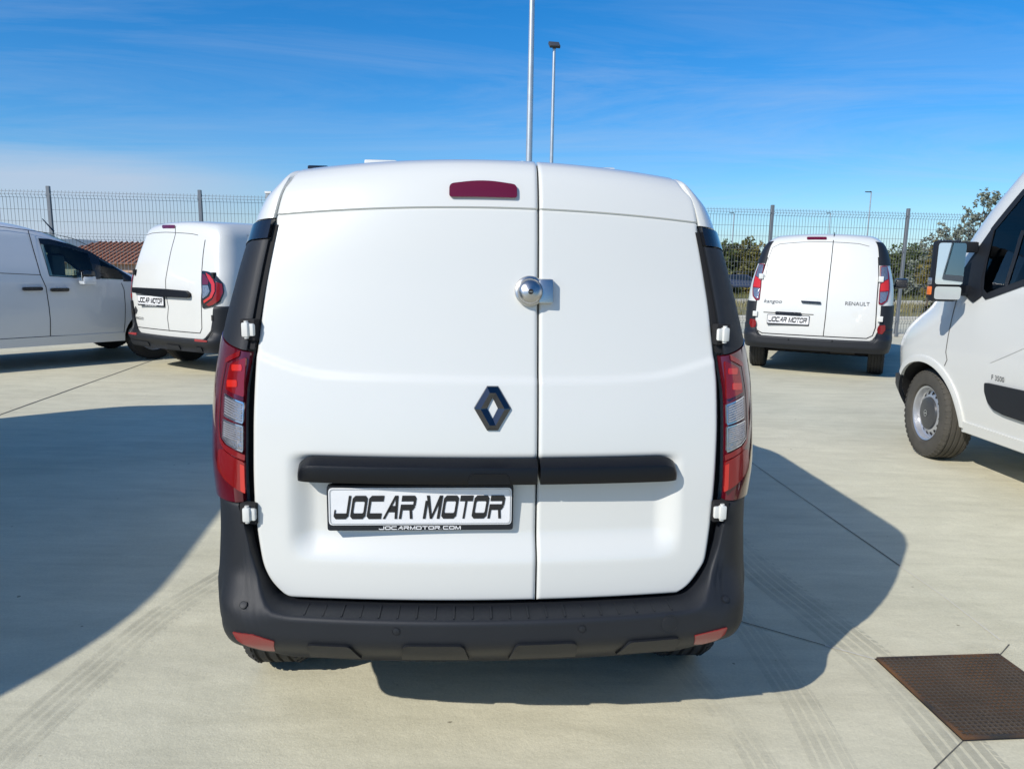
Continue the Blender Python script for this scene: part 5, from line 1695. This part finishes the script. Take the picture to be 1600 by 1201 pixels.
for sg in (1, -1):
    mS = BL.m_side(sg)
    # black surround as a frame, then the panes
    def frame(name, outer, inner, m, parent, off):
        return None
    panel('side_window', rounded(gls, .02, 3), mS, 'window_glass', lv, .001, .08, .004)
    panel('quarter_window', rounded(qgl, .02, 3), mS, 'window_glass', lv, .001, .08, .004)
    # surround pieces
    up = [blk[0], blk[1], blk[2], blk[3], blk[4], blk[5]]; 
    loop_o = [blk[0], blk[1], blk[2], blk[3]]
    ring = [(blk[0], gls[0]), (blk[1], gls[1]), (blk[2], gls[2]), (blk[3], gls[3])]
    V = []; 
    for a, b in ring: V += [mS(a[0], a[1], .004), mS(b[0], b[1], .004)]
    mk('window_surround', V, [(2 * i, 2 * i + 1, 2 * i + 3, 2 * i + 2) for i in range(3)], 'gloss_black', lv)
    panel('window_surround', [gls[3], blk[3], blk[4], qgl[1], qgl[0], qgl[4], blk[7], gls[4]], mS, 'gloss_black', lv, .004, .1, .006)
    panel('window_surround', [blk[4], blk[5], blk[6], (qgl[3][0], qgl[3][1] - .02), qgl[3], qgl[2], qgl[1]], mS, 'gloss_black', lv, .004, .1, .006)
    panel('window_surround', [blk[0], gls[0], gls[5], gls[4], blk[7], blk[8]], mS, 'gloss_black', lv, .004, .1, .006)
    ribbon('door_seam', lp((228, 155), (268, 300), (330, 520), (375, 620), (400, 780), (410, 880), (411, 1020)), mS, .009, 'gap_black', lv, .002, .05)
    ribbon('door_seam', lp((411, 1020), (700, 1008), (1010, 998), (1020, 900), (1022, 760), (1012, 640), (990, 585)), mS, .008, 'gap_black', lv, .002, .05)
    b0 = lp((228, 155), (0, 125), g=(2.2, 1.6))
    ribbon('roof_seam', [(.5, b0[1][1] + .0), (b0[1][0], b0[1][1]), (b0[0][0], b0[0][1])] + lp((440, 185), (600, 225), (760, 300)), mS, .008, 'gap_black', lv, .002, .06)
    z_s = lp((411, 1020))[0]
    ribbon('sill_seam', [(.95, z_s[1]), z_s], mS, .008, 'gap_black', lv, .002, .08)
    bl_ = lp((330, 520), (0, 505), g=(2.0, 1.1))
    ribbon('belt_crease', [(.6, bl_[1][1]), bl_[1], bl_[0]], mS, .008, 'joint', lv, .0012, .08)
    for (xa, xb, yy) in ((178, 345, 632), (408, 560, 640)):
        a, b = lp((xa, yy), (xb, yy), g=(2.3, .95))
        hz = (a[1] + b[1]) / 2
        sc_ = panel('handle_recess', rounded([(a[0] + (b[0] - a[0]) * .22, hz - .07), (a[0] + (b[0] - a[0]) * .78, hz - .07), (a[0] + (b[0] - a[0]) * .78, hz + .07), (a[0] + (b[0] - a[0]) * .22, hz + .07)], .08, 6), mS, 'pearl_paint', lv, .0025, .2, .004)
        panel('door_handle', rounded([(a[0], hz - .022), (b[0], hz - .022), (b[0], hz + .022), (a[0], hz + .022)], .02, 4), mS, 'gloss_black', lv, .035, .06, .04)
    panel('sill', [(1.25, .285), (3.2, .285), (3.2, .40), (1.25, .40)], mS, 'pearl_paint', lv, .008, .2, .02)
    # door mirror
    mp_ = lp((660, 560))[0]
    x = BL.xs(mp_[0], mp_[1])
    mir = empty('door_mirror', (sg * x, mp_[0] + .0, mp_[1] + .03), 0, lv)
    bm = bmesh.new(); bm_box(bm, min(sg * .06, sg * .27), max(sg * .06, sg * .27), -.06, .10, -.02, .10, .045)
    bmesh.ops.recalc_face_normals(bm, faces=bm.faces); finish(bm, 'housing', 'gloss_black', mir)
    bm = bmesh.new(); bm_box(bm, min(sg * .055, sg * .275), max(sg * .055, sg * .275), -.055, .105, -.085, .03, .04)
    bmesh.ops.recalc_face_normals(bm, faces=bm.faces); finish(bm, 'cap', 'pearl_paint', mir)
    box('glass', min(sg * .08, sg * .255), max(sg * .08, sg * .255), -.068, -.0635, -.03, .075, 'mirror_glass', mir)
    box('arm', min(-sg * .02, sg * .08), max(-sg * .02, sg * .08), -.02, .04, -.06, -.02, 'gloss_black', mir, .008)
windscreen(BL, lv, 1.13, 1.70, .66, .56, 'window_glass')
seam_ = [(x_seam, .5)]
for sx in (-.38, .38):
    s = empty('seat', (sx, 2.55, .9), 0, lv)
    box('backrest', -.24, .24, -.08, .08, -.1, .52, 'seat_grey', s, .05)
    box('headrest', -.13, .13, -.06, .06, .54, .74, 'seat_grey', s, .04)
V = []
for i in range(24):
    a = 2 * pi * i / 24
    for k in range(6):
        b = 2 * pi * k / 6; r = .19 + .016 * cos(b)
        V.append((-.38 + r * cos(a), 3.2 + .016 * sin(b) + r * sin(a) * .4, 1.06 + r * sin(a) * .9))
F = [(i * 6 + k, ((i + 1) % 24) * 6 + k, ((i + 1) % 24) * 6 + (k + 1) % 6, i * 6 + (k + 1) % 6) for i in range(24) for k in range(6)]
mk('steering_wheel', V, F, 'interior', lv)
ant = inv(BL, mL, c2(440, 150), (2.9, 1.6))
_p = BL.m_side(1)(ant[0], 1.79, 0)
_o, _d = BL._ray(*c2(440, 152)); _t = (0.35 - _o.x) / _d.x if abs(_d.x) > 1e-6 else 9
def _ap(q):
    o, d = BL._ray(*c2(*q)); return tuple(o + d * ((0 - o.x) / d.x))
tube('aerial', [_ap((440, 165)), _ap((345, 62))], [.012, .006], 'gloss_black', lv, 8)
for (x, y) in ((-.80, .86), (.80, .86), (-.80, 3.58), (.80, 3.58)): wheel(lv, x, y, .32, .205, 'silver')
flank(BL, lv, None, [], [], None)
mKr = BL.m_rear()
panel('rear_bumper', rounded([(-.70, .33), (.70, .33), (.70, .47), (-.70, .47)], .03, 3), mKr, 'black_plastic', lv, .06, .1, .07)
ribbon('rear_door_seam', [(.1, .5), (.1, 1.75)], mKr, .01, 'gap_black', lv, .002)
for sg in (-1, 1): panel('tail_lamp', rounded([(sg * 1.03, .86), (sg * 1.6, .86), (sg * 1.7, 1.2), (sg * 1.03, 1.25)], .05, 3), BL.m_plan(), 'lamp_red', lv, .012, .1, .02)

# ---- the previous model on the right, seen from behind
B2 = Body(W=[(.25, .87), (.5, .905), (.8, .912), (1.0, .905), (1.2, .885), (1.45, .83), (1.64, .785), (1.74, .745), (1.80, .70), (1.84, .65), (1.862, .60)],
          R=[(.25, .05), (.5, .05), (.8, .065), (1.0, .09), (1.2, .13), (1.4, .175), (1.6, .235), (1.74, .285), (1.80, .325), (1.84, .39), (1.862, .48)],
          F=[(.25, 4.05), (.5, 4.20), (.8, 4.18), (.95, 4.0), (1.05, 3.6), (1.12, 3.4), (1.4, 2.95), (1.64, 2.6), (1.78, 2.3), (1.862, 1.9)],
          rx=[(.25, .17), (1.2, .16), (1.6, .13), (1.79, .09)], ry=[(.25, .24), (1.5, .24), (1.79, .18)],
          fx=[(.25, .5), (.9, .45), (1.1, .25), (1.79, .12)], fy=[(.25, .55), (.9, .55), (1.1, .35), (1.79, .2)],
          bow=.07, bowf=.1, crown=[(1.1, 0), (1.5, .012), (1.79, .035)], cw=.66, loc=(3.94, 9.79), heading=64.4)
k2 = empty('small_van', (B2.loc[0], B2.loc[1], 0), B2.yaw)
tag(k2, 'white small van parked by the fence on the right, seen squarely from behind', 'van')
shell('body', B2, [.37, .39, .41] + lin(.45, 1.64, 23) + [1.69, 1.73, 1.77, 1.80, 1.825, 1.845, 1.856, 1.862], ['white_paint', 'gap_black'], k2, .3, arches=[(.76, .37), (3.45, .38)])
m2 = B2.m_rear(); p2 = B2.m_plan()
def c3(x, y): return (1140 + x / 5.333, 340 + y / 5.333)
def c4(x, y): return (1140 + x / 5.333, 450 + y / 5.333)
def r2(*pts, g=(0, 1.0)): return [inv(B2, m2, p, g) for p in pts]
ribbon('door_seam', r2(c3(877, 122), c3(850, 340), c3(820, 600), c4(800, 230), c4(780, 400), g=(.2, 1.2)), m2, .010, 'gap_black', k2, .002, .05)
ribbon('door_outline', r2(c3(318, 330), c3(270, 480), c3(240, 600), c4(220, 130), c4(206, 300), c4(228, 350), c4(270, 374), c4(775, 402), c4(1140, 420), c4(1190, 397), c4(1215, 330), c4(1228, 100), c3(1244, 480), c3(1240, 330), g=(0, 1.0)), m2, .012, 'gap_black', k2, .002, .05)
ribbon('panel_line', r2(c3(300, 500), c3(325, 340), c3(360, 250), c3(420, 220), c3(600, 205), c3(860, 204), c3(1080, 218), c3(1165, 240), g=(0, 1.5)), m2, .006, 'joint', k2, .0015, .05)
bk = r2(c3(645, 160), c3(810, 160), c3(810, 183), c3(645, 183), g=(0, 1.7))
panel('brake_lamp', rounded(bk, .012, 3), m2, 'lamp_maroon', k2, .008, .05, .012)
hd = r2(c3(595, 690), c3(762, 700), c3(760, 718), c3(600, 706), g=(0, .95))
panel('door_handle', rounded(hd, .012, 3), m2, 'gloss_black', k2, .030, .05, .04)
hc = r2(c3(675, 690), g=(0, .95))[0]
panel('handle_recess', [(hc[0] + .085 * cos(a), hc[1] + .055 * sin(a)) for a in lin(0, 2 * pi, 25)[:-1]], m2, 'white_paint', k2, .003, .2, .005)
q0 = r2(c4(282, 200), c4(700, 222), c4(690, 345), c4(285, 310), g=(-.2, .75))
ribbon('plate_pocket_edge', rounded([q0[0], q0[1]], 0) + [], m2, .012, 'joint', k2, .0015, .05)
pc2 = r2(c4(487, 262), g=(-.2, .72))[0]
def m_2pl(x, z, o): return Vector((x, B2.rear(pc2[0], pc2[1]) - o, z))
plate(k2, m_2pl, pc2[0], pc2[1], .52, .110, off=.008, small=False)
pb_ = r2(c4(383, 205), c4(597, 218), g=(-.2, .8))
panel('plate_lamp', rounded([(pb_[0][0], pb_[0][1] - .02), (pb_[1][0], pb_[0][1] - .02), (pb_[1][0], pb_[0][1] + .02), (pb_[0][0], pb_[0][1] + .02)], .015, 3), m2, 'gloss_black', k2, .040, .1, .04)
t0, t1 = r2(c3(963, 728), c3(1166, 732), g=(.5, .95))
font_text('maker_lettering', 'RENAULT', t0[0], t1[0], (t0[1] + t1[1]) / 2 - .005, (t0[1] + t1[1]) / 2 + .042, m2, 'badge_grey', k2, .005)
t0, t1 = r2(c3(283, 698), c3(430, 700), g=(-.6, 1.0))
font_text('model_lettering', 'kangoo', t0[0], t1[0], t0[1] - .03, t0[1] + .035, m2, 'badge_grey', k2, .005, .3)
# lamps
lr = [inv(B2, p2, c3(*p), (1.2, 1.2)) for p in ((1254, 402), (1308, 402), (1322, 470), (1328, 600), (1310, 690), (1270, 728), (1238, 722), (1246, 600))]
rd = [inv(B2, p2, c3(*p), (1.2, 1.1)) for p in ((1258, 560), (1275, 535), (1316, 515), (1318, 608), (1254, 612))]
cl_a = [inv(B2, p2, c3(*p), (1.2, 1.3)) for p in ((1260, 410), (1304, 408), (1312, 510), (1272, 530), (1258, 550))]
cl_b = [inv(B2, p2, c3(*p), (1.2, 1.0)) for p in ((1254, 620), (1316, 616), (1296, 690), (1262, 712), (1248, 706))]
for sg in (1, -1):
    f_ = lambda L: [(sg * a, b) for a, b in L]
    lm = panel('tail_lamp', rounded(f_(lr), .02, 3), p2, 'lamp_red', k2, .012, .08, .02)
    panel('red_segment', f_(rd), p2, 'lamp_red_bright', lm, .016, .08, .006)
    panel('clear_segment', f_(cl_a), p2, 'lamp_clear', lm, .016, .08, .006)
    panel('clear_segment', f_(cl_b), p2, 'lamp_clear', lm, .016, .08, .006)
    zt_l = max(b for a, b in lr)
    pil = patch('pillar_trim', B2, [sg * t for t in lin(1.04, 1.95, 16)], lin(0, 1, 14), .008, 'black_plastic', k2, zf=lambda t, v: zt_l + .005 + (1.79 - zt_l - .14 * smooth(1.2, 1.95, abs(t)) * 0) * v, skirt=.015)
    patch('lower_pillar', B2, [sg * t for t in lin(1.04, 2.02, 16)], lin(.5, min(b for a, b in lr) - .01, 10), .008, 'black_plastic', k2, skirt=.015)
    for (zz_) in (1.29, .79):
        p0 = B2.plan(sg * 1.05, zz_, .012)
        bm = bmesh.new(); bm_box(bm, p0.x - .03, p0.x + .03, p0.y - .025, p0.y + .03, zz_ - .035, zz_ + .035, .006)
        bmesh.ops.recalc_face_normals(bm, faces=bm.faces); finish(bm, 'hinge', 'white_paint', k2)
def off2(t, z):
    a = abs(t)
    return .012 + (.075 * (1 - smooth(1.0, 1.8, a)) + .012) * (1 - .8 * smooth(.52, .60, z)) * (1 - .5 * smooth(.42, .34, z))
Z2 = Tab([(0, .50), (.9, .505), (.96, .54), (1.0, .62), (1.05, .66), (2.1, .66), (2.25, .60), (2.5, .45)])
V = []; tl = [-2.02] + lin(-2.0, -.8, 36)[:-1] + lin(-.8, .8, 17)[:-1] + lin(.8, 2.0, 36) + [2.02]
for t in tl:
    zt = Z2(abs(t)); col = [B2.plan(t, zt, -.02), B2.plan(t, zt - .001, off2(t, zt) - .008)]
    for v in lin(0, 1, 16):
        z = zt - .008 + (.345 - zt + .008) * v; col.append(B2.plan(t, z, off2(t, z)))
    col.append(B2.plan(t, .34, -.06)); V += col
b2m = mk('rear_bumper', V, grid_faces(len(tl), len(col)), 'black_plastic', k2, 50)
m_b2 = lambda t, z, o: B2.plan(t, z, off2(t, z) + o)
fg = [inv(B2, m_b2, c4(*p), (1.2, .6)) for p in ((1240, 312), (1295, 308), (1296, 350), (1270, 385), (1232, 378), (1226, 345))]
for sg in (1, -1): panel('fog_lamp', rounded([(sg * a, b) for a, b in fg], .02, 3), m_b2, 'lamp_red', b2m, .006, .1, .01)
for (px_) in (c4(490, 428), c4(855, 443)):
    c = inv(B2, m_b2, px_, (0, .45))
    panel('parking_sensor', [(c[0] + .016 * cos(a), c[1] + .013 * sin(a)) for a in lin(0, 2 * pi, 13)[:-1]], m_b2, 'gloss_black', b2m, .003, .5, .004)
flank(B2, k2, [(2.35, 1.12), (3.3, 1.10), (2.85, 1.46), (2.4, 1.52)], [[(2.25, .40), (2.25, 1.62)], [(3.3, .45), (3.35, 1.02)], [(1.15, .45), (1.15, 1.6)]], [(2.35, 2.55, .98), (1.2, 1.42, .98)], (2.98, 1.17, 'gloss_black'))
for o_ in [c for m_ in k2.children if m_.name.startswith('door_mirror') for c in m_.children if c.name.startswith('glass')]: o_.data.materials[0] = MATS['gloss_black']
for sg in (-1, 1):
    panel('side_rail', [(.42, 1.02), (1.1, 1.02), (1.1, 1.09), (.42, 1.09)], B2.m_side(sg), 'gloss_black', k2, .005, .2, .008)
    panel('rear_side_window', rounded([(1.3, 1.14), (2.15, 1.14), (2.15, 1.52), (1.3, 1.54)], .04, 3), B2.m_side(sg), 'privacy_glass', k2, .004, .1, .008)
    panel('side_moulding', rounded([(1.2, .52), (2.9, .52), (2.9, .60), (1.2, .60)], .02, 3), B2.m_side(sg), 'black_plastic', k2, .012, .2, .016)
windscreen(B2, k2, 1.12, 1.68, .64, .54, 'privacy_glass')
for (x, y) in ((-.765, .76), (.765, .76), (-.765, 3.45), (.765, 3.45)): wheel(k2, x, y, .315, .20, 'dark')
tube('rear_axle', [(-.7, .76, .28), (.7, .76, .28)], .055, 'gap_black', k2, 8)
tube('silencer', [(.2, .5, .33), (.5, .5, .33)], .06, 'kerb_concrete' if False else 'rubber', k2, 10)
for x in (-.45, .45): box('spring_mount', x - .05, x + .05, .6, .9, .25, .34, 'gap_black', k2)

# ---- the tall van on the right
def arc_strip(name, c, angs, ri, ro, mapf, m, parent, off, skirt):
    V = []
    for a in angs:
        r0, r1 = ri(a), ro(a)
        for (r, o) in ((r0, off - skirt), (r0, off), (r0 * .5 + r1 * .5, off + .002), (r1, off - .004), (r1, off - skirt)):
            V.append(mapf(c[0] + r * cos(a), max(.29, c[1] + r * sin(a)), o))
    return mk(name, V, grid_faces(len(angs), 5), m, parent, 50)
def tall_body(loc, heading, extra=0.0):
    return Body(W=[(.28, .95), (.5, .995), (.9, 1.03), (1.3, 1.025), (1.6, .985), (2.0, .93), (2.25, .885), (2.36, .84), (2.43, .77), (2.47, .70)],
                R=[(.28, .05), (.6, .03), (1.6, .05), (2.2, .09), (2.4, .16), (2.47, .3)],
                F=[(z, y + extra) for z, y in ((.28, 5.38), (.5, 5.52), (.8, 5.52), (.95, 5.44), (1.06, 5.30), (1.16, 5.12), (1.26, 4.98), (1.36, 4.86), (1.6, 4.70), (2.0, 4.38), (2.25, 4.10), (2.40, 3.70), (2.47, 3.1))],
                rx=[(.28, .12), (2.47, .12)], ry=[(.28, .12), (2.47, .12)],
                fx=[(.28, .55), (.8, .50), (1.1, .42), (1.36, .26), (1.7, .20), (2.47, .14)], fy=[(.28, .62), (.8, .62), (1.1, .62), (1.36, .42), (1.7, .26), (2.47, .2)],
                bow=.03, bowf=.12, crown=[(1.8, 0), (2.2, .01), (2.47, .03)], cw=.85, loc=loc, heading=heading)
BT = tall_body((4.486, 1.10), 93.5)
mv = empty('tall_van', (BT.loc[0], BT.loc[1], 0), BT.yaw)
tag(mv, 'tall white van cropped by the right edge, with a big double door mirror', 'van')
mT = BT.m_side(-1)
def c5(x, y): return (1380 + x / 5.718, 290 + y / 5.718)
def c6(x, y): return (1380 + x / 5.005, 500 + y / 5.005)
def tp(*pts, g=(4.0, 1.4)): return [inv(BT, mT, p, g) for p in pts]
wo = tp(c5(1258, 60), c5(985, 392), c5(925, 640), c5(893, 800), c5(885, 940), c5(925, 990), c5(1258, 868))
z_lo = wo[5][1]; yb = 2.95
win_o = [(yb, 2.02), (wo[0][0], max(wo[0][1], 1.95)), wo[0], wo[1], wo[2], wo[3], wo[4], wo[5], (wo[6][0], wo[6][1]), (yb, wo[6][1] - .01)]
win_o = [(yb, 1.98), (wo[0][0] - .12, 1.98), wo[0], wo[1], wo[2], wo[3], wo[4], wo[5], wo[6], (yb, wo[6][1])]
TLEV = [.30, .34, .40] + lin(.48, 1.36, 24) + lin(1.42, 2.2, 14) + [2.26, 2.31, 2.36, 2.40, 2.43, 2.455, 2.47]
shell('body', BT, TLEV, ['white_paint', 'gap_black'], mv, .3, arches=[(1.05, .42), (4.71, .43)],
      cuts=[(inset(win_o, .04), -1.3, 1.3), ([(2.9, 1.10), (4.78, 1.10), (4.66, 1.5), (4.34, 1.92), (4.1, 2.05), (2.9, 2.05)], -.80, .80)])
for sg in (-1, 1):
    mS = BT.m_side(sg)
    ribbon('window_seal', win_o, mS, .045, 'black_plastic', mv, .005, .05, True)
    panel('side_window', win_o, mS, 'window_glass', mv, .001, .1, .004)
    bar_ = tp(c5(1258, 400), c5(1230, 480), c5(1165, 700), c5(1105, 890), g=(4.0, 1.4))
    ribbon('window_divider', bar_, mS, .035, 'black_plastic', mv, .006, .05)
    tri = tp(c5(975, 392), c5(1000, 398), c5(935, 640), c5(888, 830), c5(880, 940), c5(890, 985), c5(810, 1045), c5(700, 945), c5(720, 760), c5(800, 640))
    panel('mirror_mount', rounded(tri, .01, 2), mS, 'black_plastic', mv, .010, .08, .016)
    sm = tp(c5(680, 960), c5(660, 1000), c6(535, 0), c6(510, 120), c6(490, 250), c6(500, 310), c6(480, 357), g=(4.4, 1.1))
    ribbon('wing_seam', sm, mS, .008, 'joint', mv, .0015, .05)
    sill = tp(c6(640, 830), c6(860, 895), c6(1100, 972), g=(4.2, .4))
    ribbon('sill_seam', sill + [(2.9, sill[-1][1])], mS, .008, 'joint', mv, .0015, .06)
    mo = tp(c6(812, 488), c6(1100, 550), c6(1100, 790), c6(960, 742), c6(880, 700), c6(835, 640), c6(812, 560), g=(3.8, .7))
    mo = [mo[0], mo[1], (3.0, mo[1][1] + .01), (3.0, mo[2][1]), mo[2], mo[3], mo[4], mo[5], mo[6]]
    panel('side_moulding', rounded(mo, .015, 2), mS, 'black_plastic', mv, .022, .08, .026)
    t0, t1 = tp(c6(850, 455), c6(950, 468), g=(3.8, .9))
    if sg < 0:
        font_text('model_lettering', 'F 3500', t0[0], t1[0], (t0[1] + t1[1]) / 2 - .012, (t0[1] + t1[1]) / 2 + .022, mS, 'badge_grey', mv, .004)
    cz = tp(c6(840, 330), c6(960, 280), c6(1100, 218), g=(3.8, 1.0))
    ribbon('door_crease', cz + [(3.0, cz[-1][1] + .08)], mS, .008, 'white_paint', mv, .004, .06)
    # black lip of the front bumper round the wheel, white flare behind it
    ca, cr_ = (4.71, .32), .43
    lip = [(ca[0] + cr_ * cos(a), ca[1] + cr_ * sin(a)) for a in lin(radians(-2), radians(64), 14)]
    out = [(ca[0] + (cr_ + .09 + .02 * i) * cos(a), ca[1] + (cr_ + .09) * sin(a)) for i, a in enumerate(lin(radians(64), radians(-2), 14))]
    lipo = [(ca[0] + (cr_ + .15) * cos(a), ca[1] + (cr_ + .15) * sin(a)) for a in lin(radians(26), radians(-2), 10)]
    arc_strip('bumper_corner', ca, lin(radians(-40), radians(38), 20), lambda a: cr_, lambda a: cr_ + .05 + .30 * smooth(radians(38), radians(10), a), mS, 'black_plastic', mv, .014, .03)
    fl_ = [(ca[0] + cr_ * cos(a), ca[1] + cr_ * sin(a)) for a in lin(radians(70), radians(183), 18)]
    flo = [(ca[0] + (cr_ + .055) * cos(a), ca[1] + (cr_ + .055) * sin(a)) for a in lin(radians(183), radians(70), 18)]
    arc_strip('wheel_flare', ca, lin(radians(40), radians(178), 30), lambda a: cr_, lambda a: cr_ + .050, mS, 'white_paint', mv, .016, .03)
    panel('sill', [(1.55, .31), (4.24, .31), (4.24, .385), (1.55, .385)], mS, 'white_paint', mv, .016, .2, .03)
    # double mirror on two arms
    mp0 = tp(c5(745, 760), g=(4.2, 1.5))[0]
    my, mz = mp0[0] - .05, mp0[1]
    xw = BT.xs(my, mz)
    mir = empty('door_mirror', (sg * (xw + .02), my, mz), 0, mv)
    for (za, zb_) in ((.17, .055), (-.13, .05)):
        box('arm', min(sg * -.03, sg * .12), max(sg * -.03, sg * .12), -.04, .03, za - .045, za + .03, 'black_plastic', mir, .012)
    bm = bmesh.new(); bm_box(bm, min(sg * .085, sg * .285), max(sg * .085, sg * .285), -.06, .005, -.215, .205, .028)
    bmesh.ops.recalc_face_normals(bm, faces=bm.faces); hs = finish(bm, 'housing', 'black_plastic', mir)
    def mg(name, x0, x1, z0, z1, rz):
        pg = rounded([(x0, z0), (x1, z0), (x1, z1), (x0, z1)], .02, 3)
        V = [(sg * x, -.082 + (x - .19) * rz, z) for x, z in pg]
        return mk(name, V, [tuple(range(len(V)))], 'mirror_glass', mir)
    mg('mirror_glass', .100, .276, -.095, .188, .20)
    mg('wide_angle_glass', .104, .272, -.198, -.110, .20)
    box('indicator', min(sg * .27, sg * .290), max(sg * .27, sg * .290), -.045, .0, -.17, -.11, 'amber', mir, .008)
    box('lamp_lens', min(sg * .27, sg * .289), max(sg * .27, sg * .289), -.04, .0, -.10, -.05, 'lamp_clear', mir, .008)
windscreen(BT, mv, 1.40, 2.15, .78, .66, 'window_glass')
for sx in (-.52, .3):
    s = empty('seat', (sx, 3.35, .95), 0, mv)
    box('backrest', -.25, .25, -.09, .09, -.1, .62, 'seat_grey', s, .06)
    box('headrest', -.14, .14, -.06, .06, .64, .86, 'seat_grey', s, .05)
box('dashboard', -.82, .82, 4.0, 4.42, 1.05, 1.24, 'interior', mv, .05)
wheel(mv, -.865, 4.71, .345, .215, 'steel', 'dusty_rubber', radians(-7), .215)
wheel(mv, .865, 4.71, .345, .215, 'steel', 'dusty_rubber', radians(-7), .215)
for x in (-.865, .865): wheel(mv, x, 1.05, .345, .215, 'steel', 'dusty_rubber', 0, .215)
mF = lambda x, z, o: Vector((x, BT.F(z) - BT.bowf * (x / BT.W(z)) ** 2 + o, z))
for sg in (-1, 1): panel('headlamp', rounded([(sg * .40, .86), (sg * .50, .80), (sg * .52, 1.12), (sg * .46, 1.10)], .02, 3), mF, 'lamp_clear', mv, .015, .08, .02)
panel('front_bumper', rounded([(-.44, .36), (.44, .36), (.44, .70), (-.44, .70)], .04, 3), mF, 'black_plastic', mv, .015, .1, .03)
mRr = BT.m_rear()
ribbon('rear_door_seam', [(0, .5), (0, 2.35)], mRr, .01, 'gap_black', mv, .002)
panel('rear_bumper', rounded([(-.86, .34), (.86, .34), (.86, .52), (-.86, .52)], .03, 3), mRr, 'black_plastic', mv, .06, .1, .07)
for sg in (-1, 1): panel('tail_lamp', rounded([(sg * .9, .75), (sg * .97, .75), (sg * .97, 1.35), (sg * .9, 1.35)], .02, 3), mRr, 'lamp_red', mv, .01, .1, .02)

# ---- the tall van parked just outside the left edge; its shadow lies across the yard
BN = tall_body((-5.24, 5.20), 277.5, .85)
nv_ = empty('tall_van', (BN.loc[0], BN.loc[1], 0), BN.yaw)
tag(nv_, 'tall white van parked just outside the left edge, whose shadow crosses the concrete', 'van')
shell('body', BN, TLEV, ['white_paint', 'gap_black'], nv_, .3, arches=[(1.05, .42), (5.56, .43)])
flank(BN, nv_, [(3.5, 1.25), (4.75, 1.25), (4.35, 1.85), (3.6, 1.98)], [[(3.45, .42), (3.45, 2.0)], [(4.9, .6), (4.95, 1.2)], [(2.2, .45), (2.2, 2.1)]], [(3.55, 3.8, 1.12)], (4.7, 1.45, 'black_plastic'), front=False)
windscreen(BN, nv_, 1.40, 2.15, .78, .66, 'privacy_glass')
for (x, y) in ((-.865, 1.05), (.865, 1.05), (-.865, 5.56), (.865, 5.56)): wheel(nv_, x, y, .345, .215, 'silver')
mRr = BN.m_rear()
ribbon('rear_door_seam', [(0, .5), (0, 2.35)], mRr, .01, 'gap_black', nv_, .002)
panel('rear_bumper', rounded([(-.86, .34), (.86, .34), (.86, .52), (-.86, .52)], .03, 3), mRr, 'black_plastic', nv_, .06, .1, .07)
for sg in (-1, 1): panel('tail_lamp', rounded([(sg * .9, .75), (sg * .97, .75), (sg * .97, 1.35), (sg * .9, 1.35)], .02, 3), mRr, 'lamp_red', nv_, .01, .1, .02)

for (rt, w_, y0, y1) in ((k3, .80, .4, 4.0), (lv, .80, .4, 4.0), (k2, .78, .4, 3.8)):
    box('underbody', -w_, w_, y0, y1, .31, .36, 'gap_black', rt)
# ---- dark hatchback parked on the lower road, seen through the fence
cp = AT(1163, 452, 70)
car = empty('parked_car', (cp.x, cp.y, cp.z - .1), radians(-20))
tag(car, 'dark blue hatchback parked far away, seen through the fence between two white vans', 'car')
prof_c = [(-2.0, .35), (-2.05, .75), (-1.9, .95), (-1.55, 1.42), (.2, 1.47), (.95, 1.0), (1.9, .85), (2.05, .6), (2.0, .35)]
V = []
for (w_, k_) in ((-.86, 1), (-.80, 1), (.80, 1), (.86, 1)):
    for (x, z) in prof_c:
        ww = w_ * (1 if z < 1.0 else .80)
        V.append((x, ww, z if abs(w_) < .85 or z < 1.0 else z - .04))
n = len(prof_c)
F = grid_faces(4, n) + [tuple(range(n)), tuple(range(3 * n, 4 * n))] + [(i * n, (i + 1) * n, (i + 1) * n + n - 1, i * n + n - 1) for i in range(3)]
mk('body', V, F, 'car_navy', car)
for sy in (-1, 1):
    V = [(x, sy * (.70 if z > 1.02 else .80), z) for x, z in ((-1.55, 1.0), (.75, 1.0), (.15, 1.38), (-1.45, 1.36))]
    mk('side_window', V, [(0, 1, 2, 3)], 'privacy_glass', car)
    box('tail_lamp', -2.07, -1.9, min(sy * .6, sy * .87), max(sy * .6, sy * .87), .72, .95, 'lamp_red_bright', car)
    for xx in (-1.3, 1.3): wheel(car, xx, sy * .75, .31, .2, 'silver') if False else None
def small_wheel(x, y):
    V, F = lathe_x([(-.1, .001), (-.1, .19), (-.1, .30), (-.05, .32), (.05, .32), (.1, .30), (.1, .19), (.1, .001)], 24)
    o = mk('wheel', [(v[1], v[0], v[2]) for v in V], F, 'rubber', car); o.location = (x, y, .32)
for x in (-1.28, 1.3):
    for y in (-.78, .78): small_wheel(x, y)
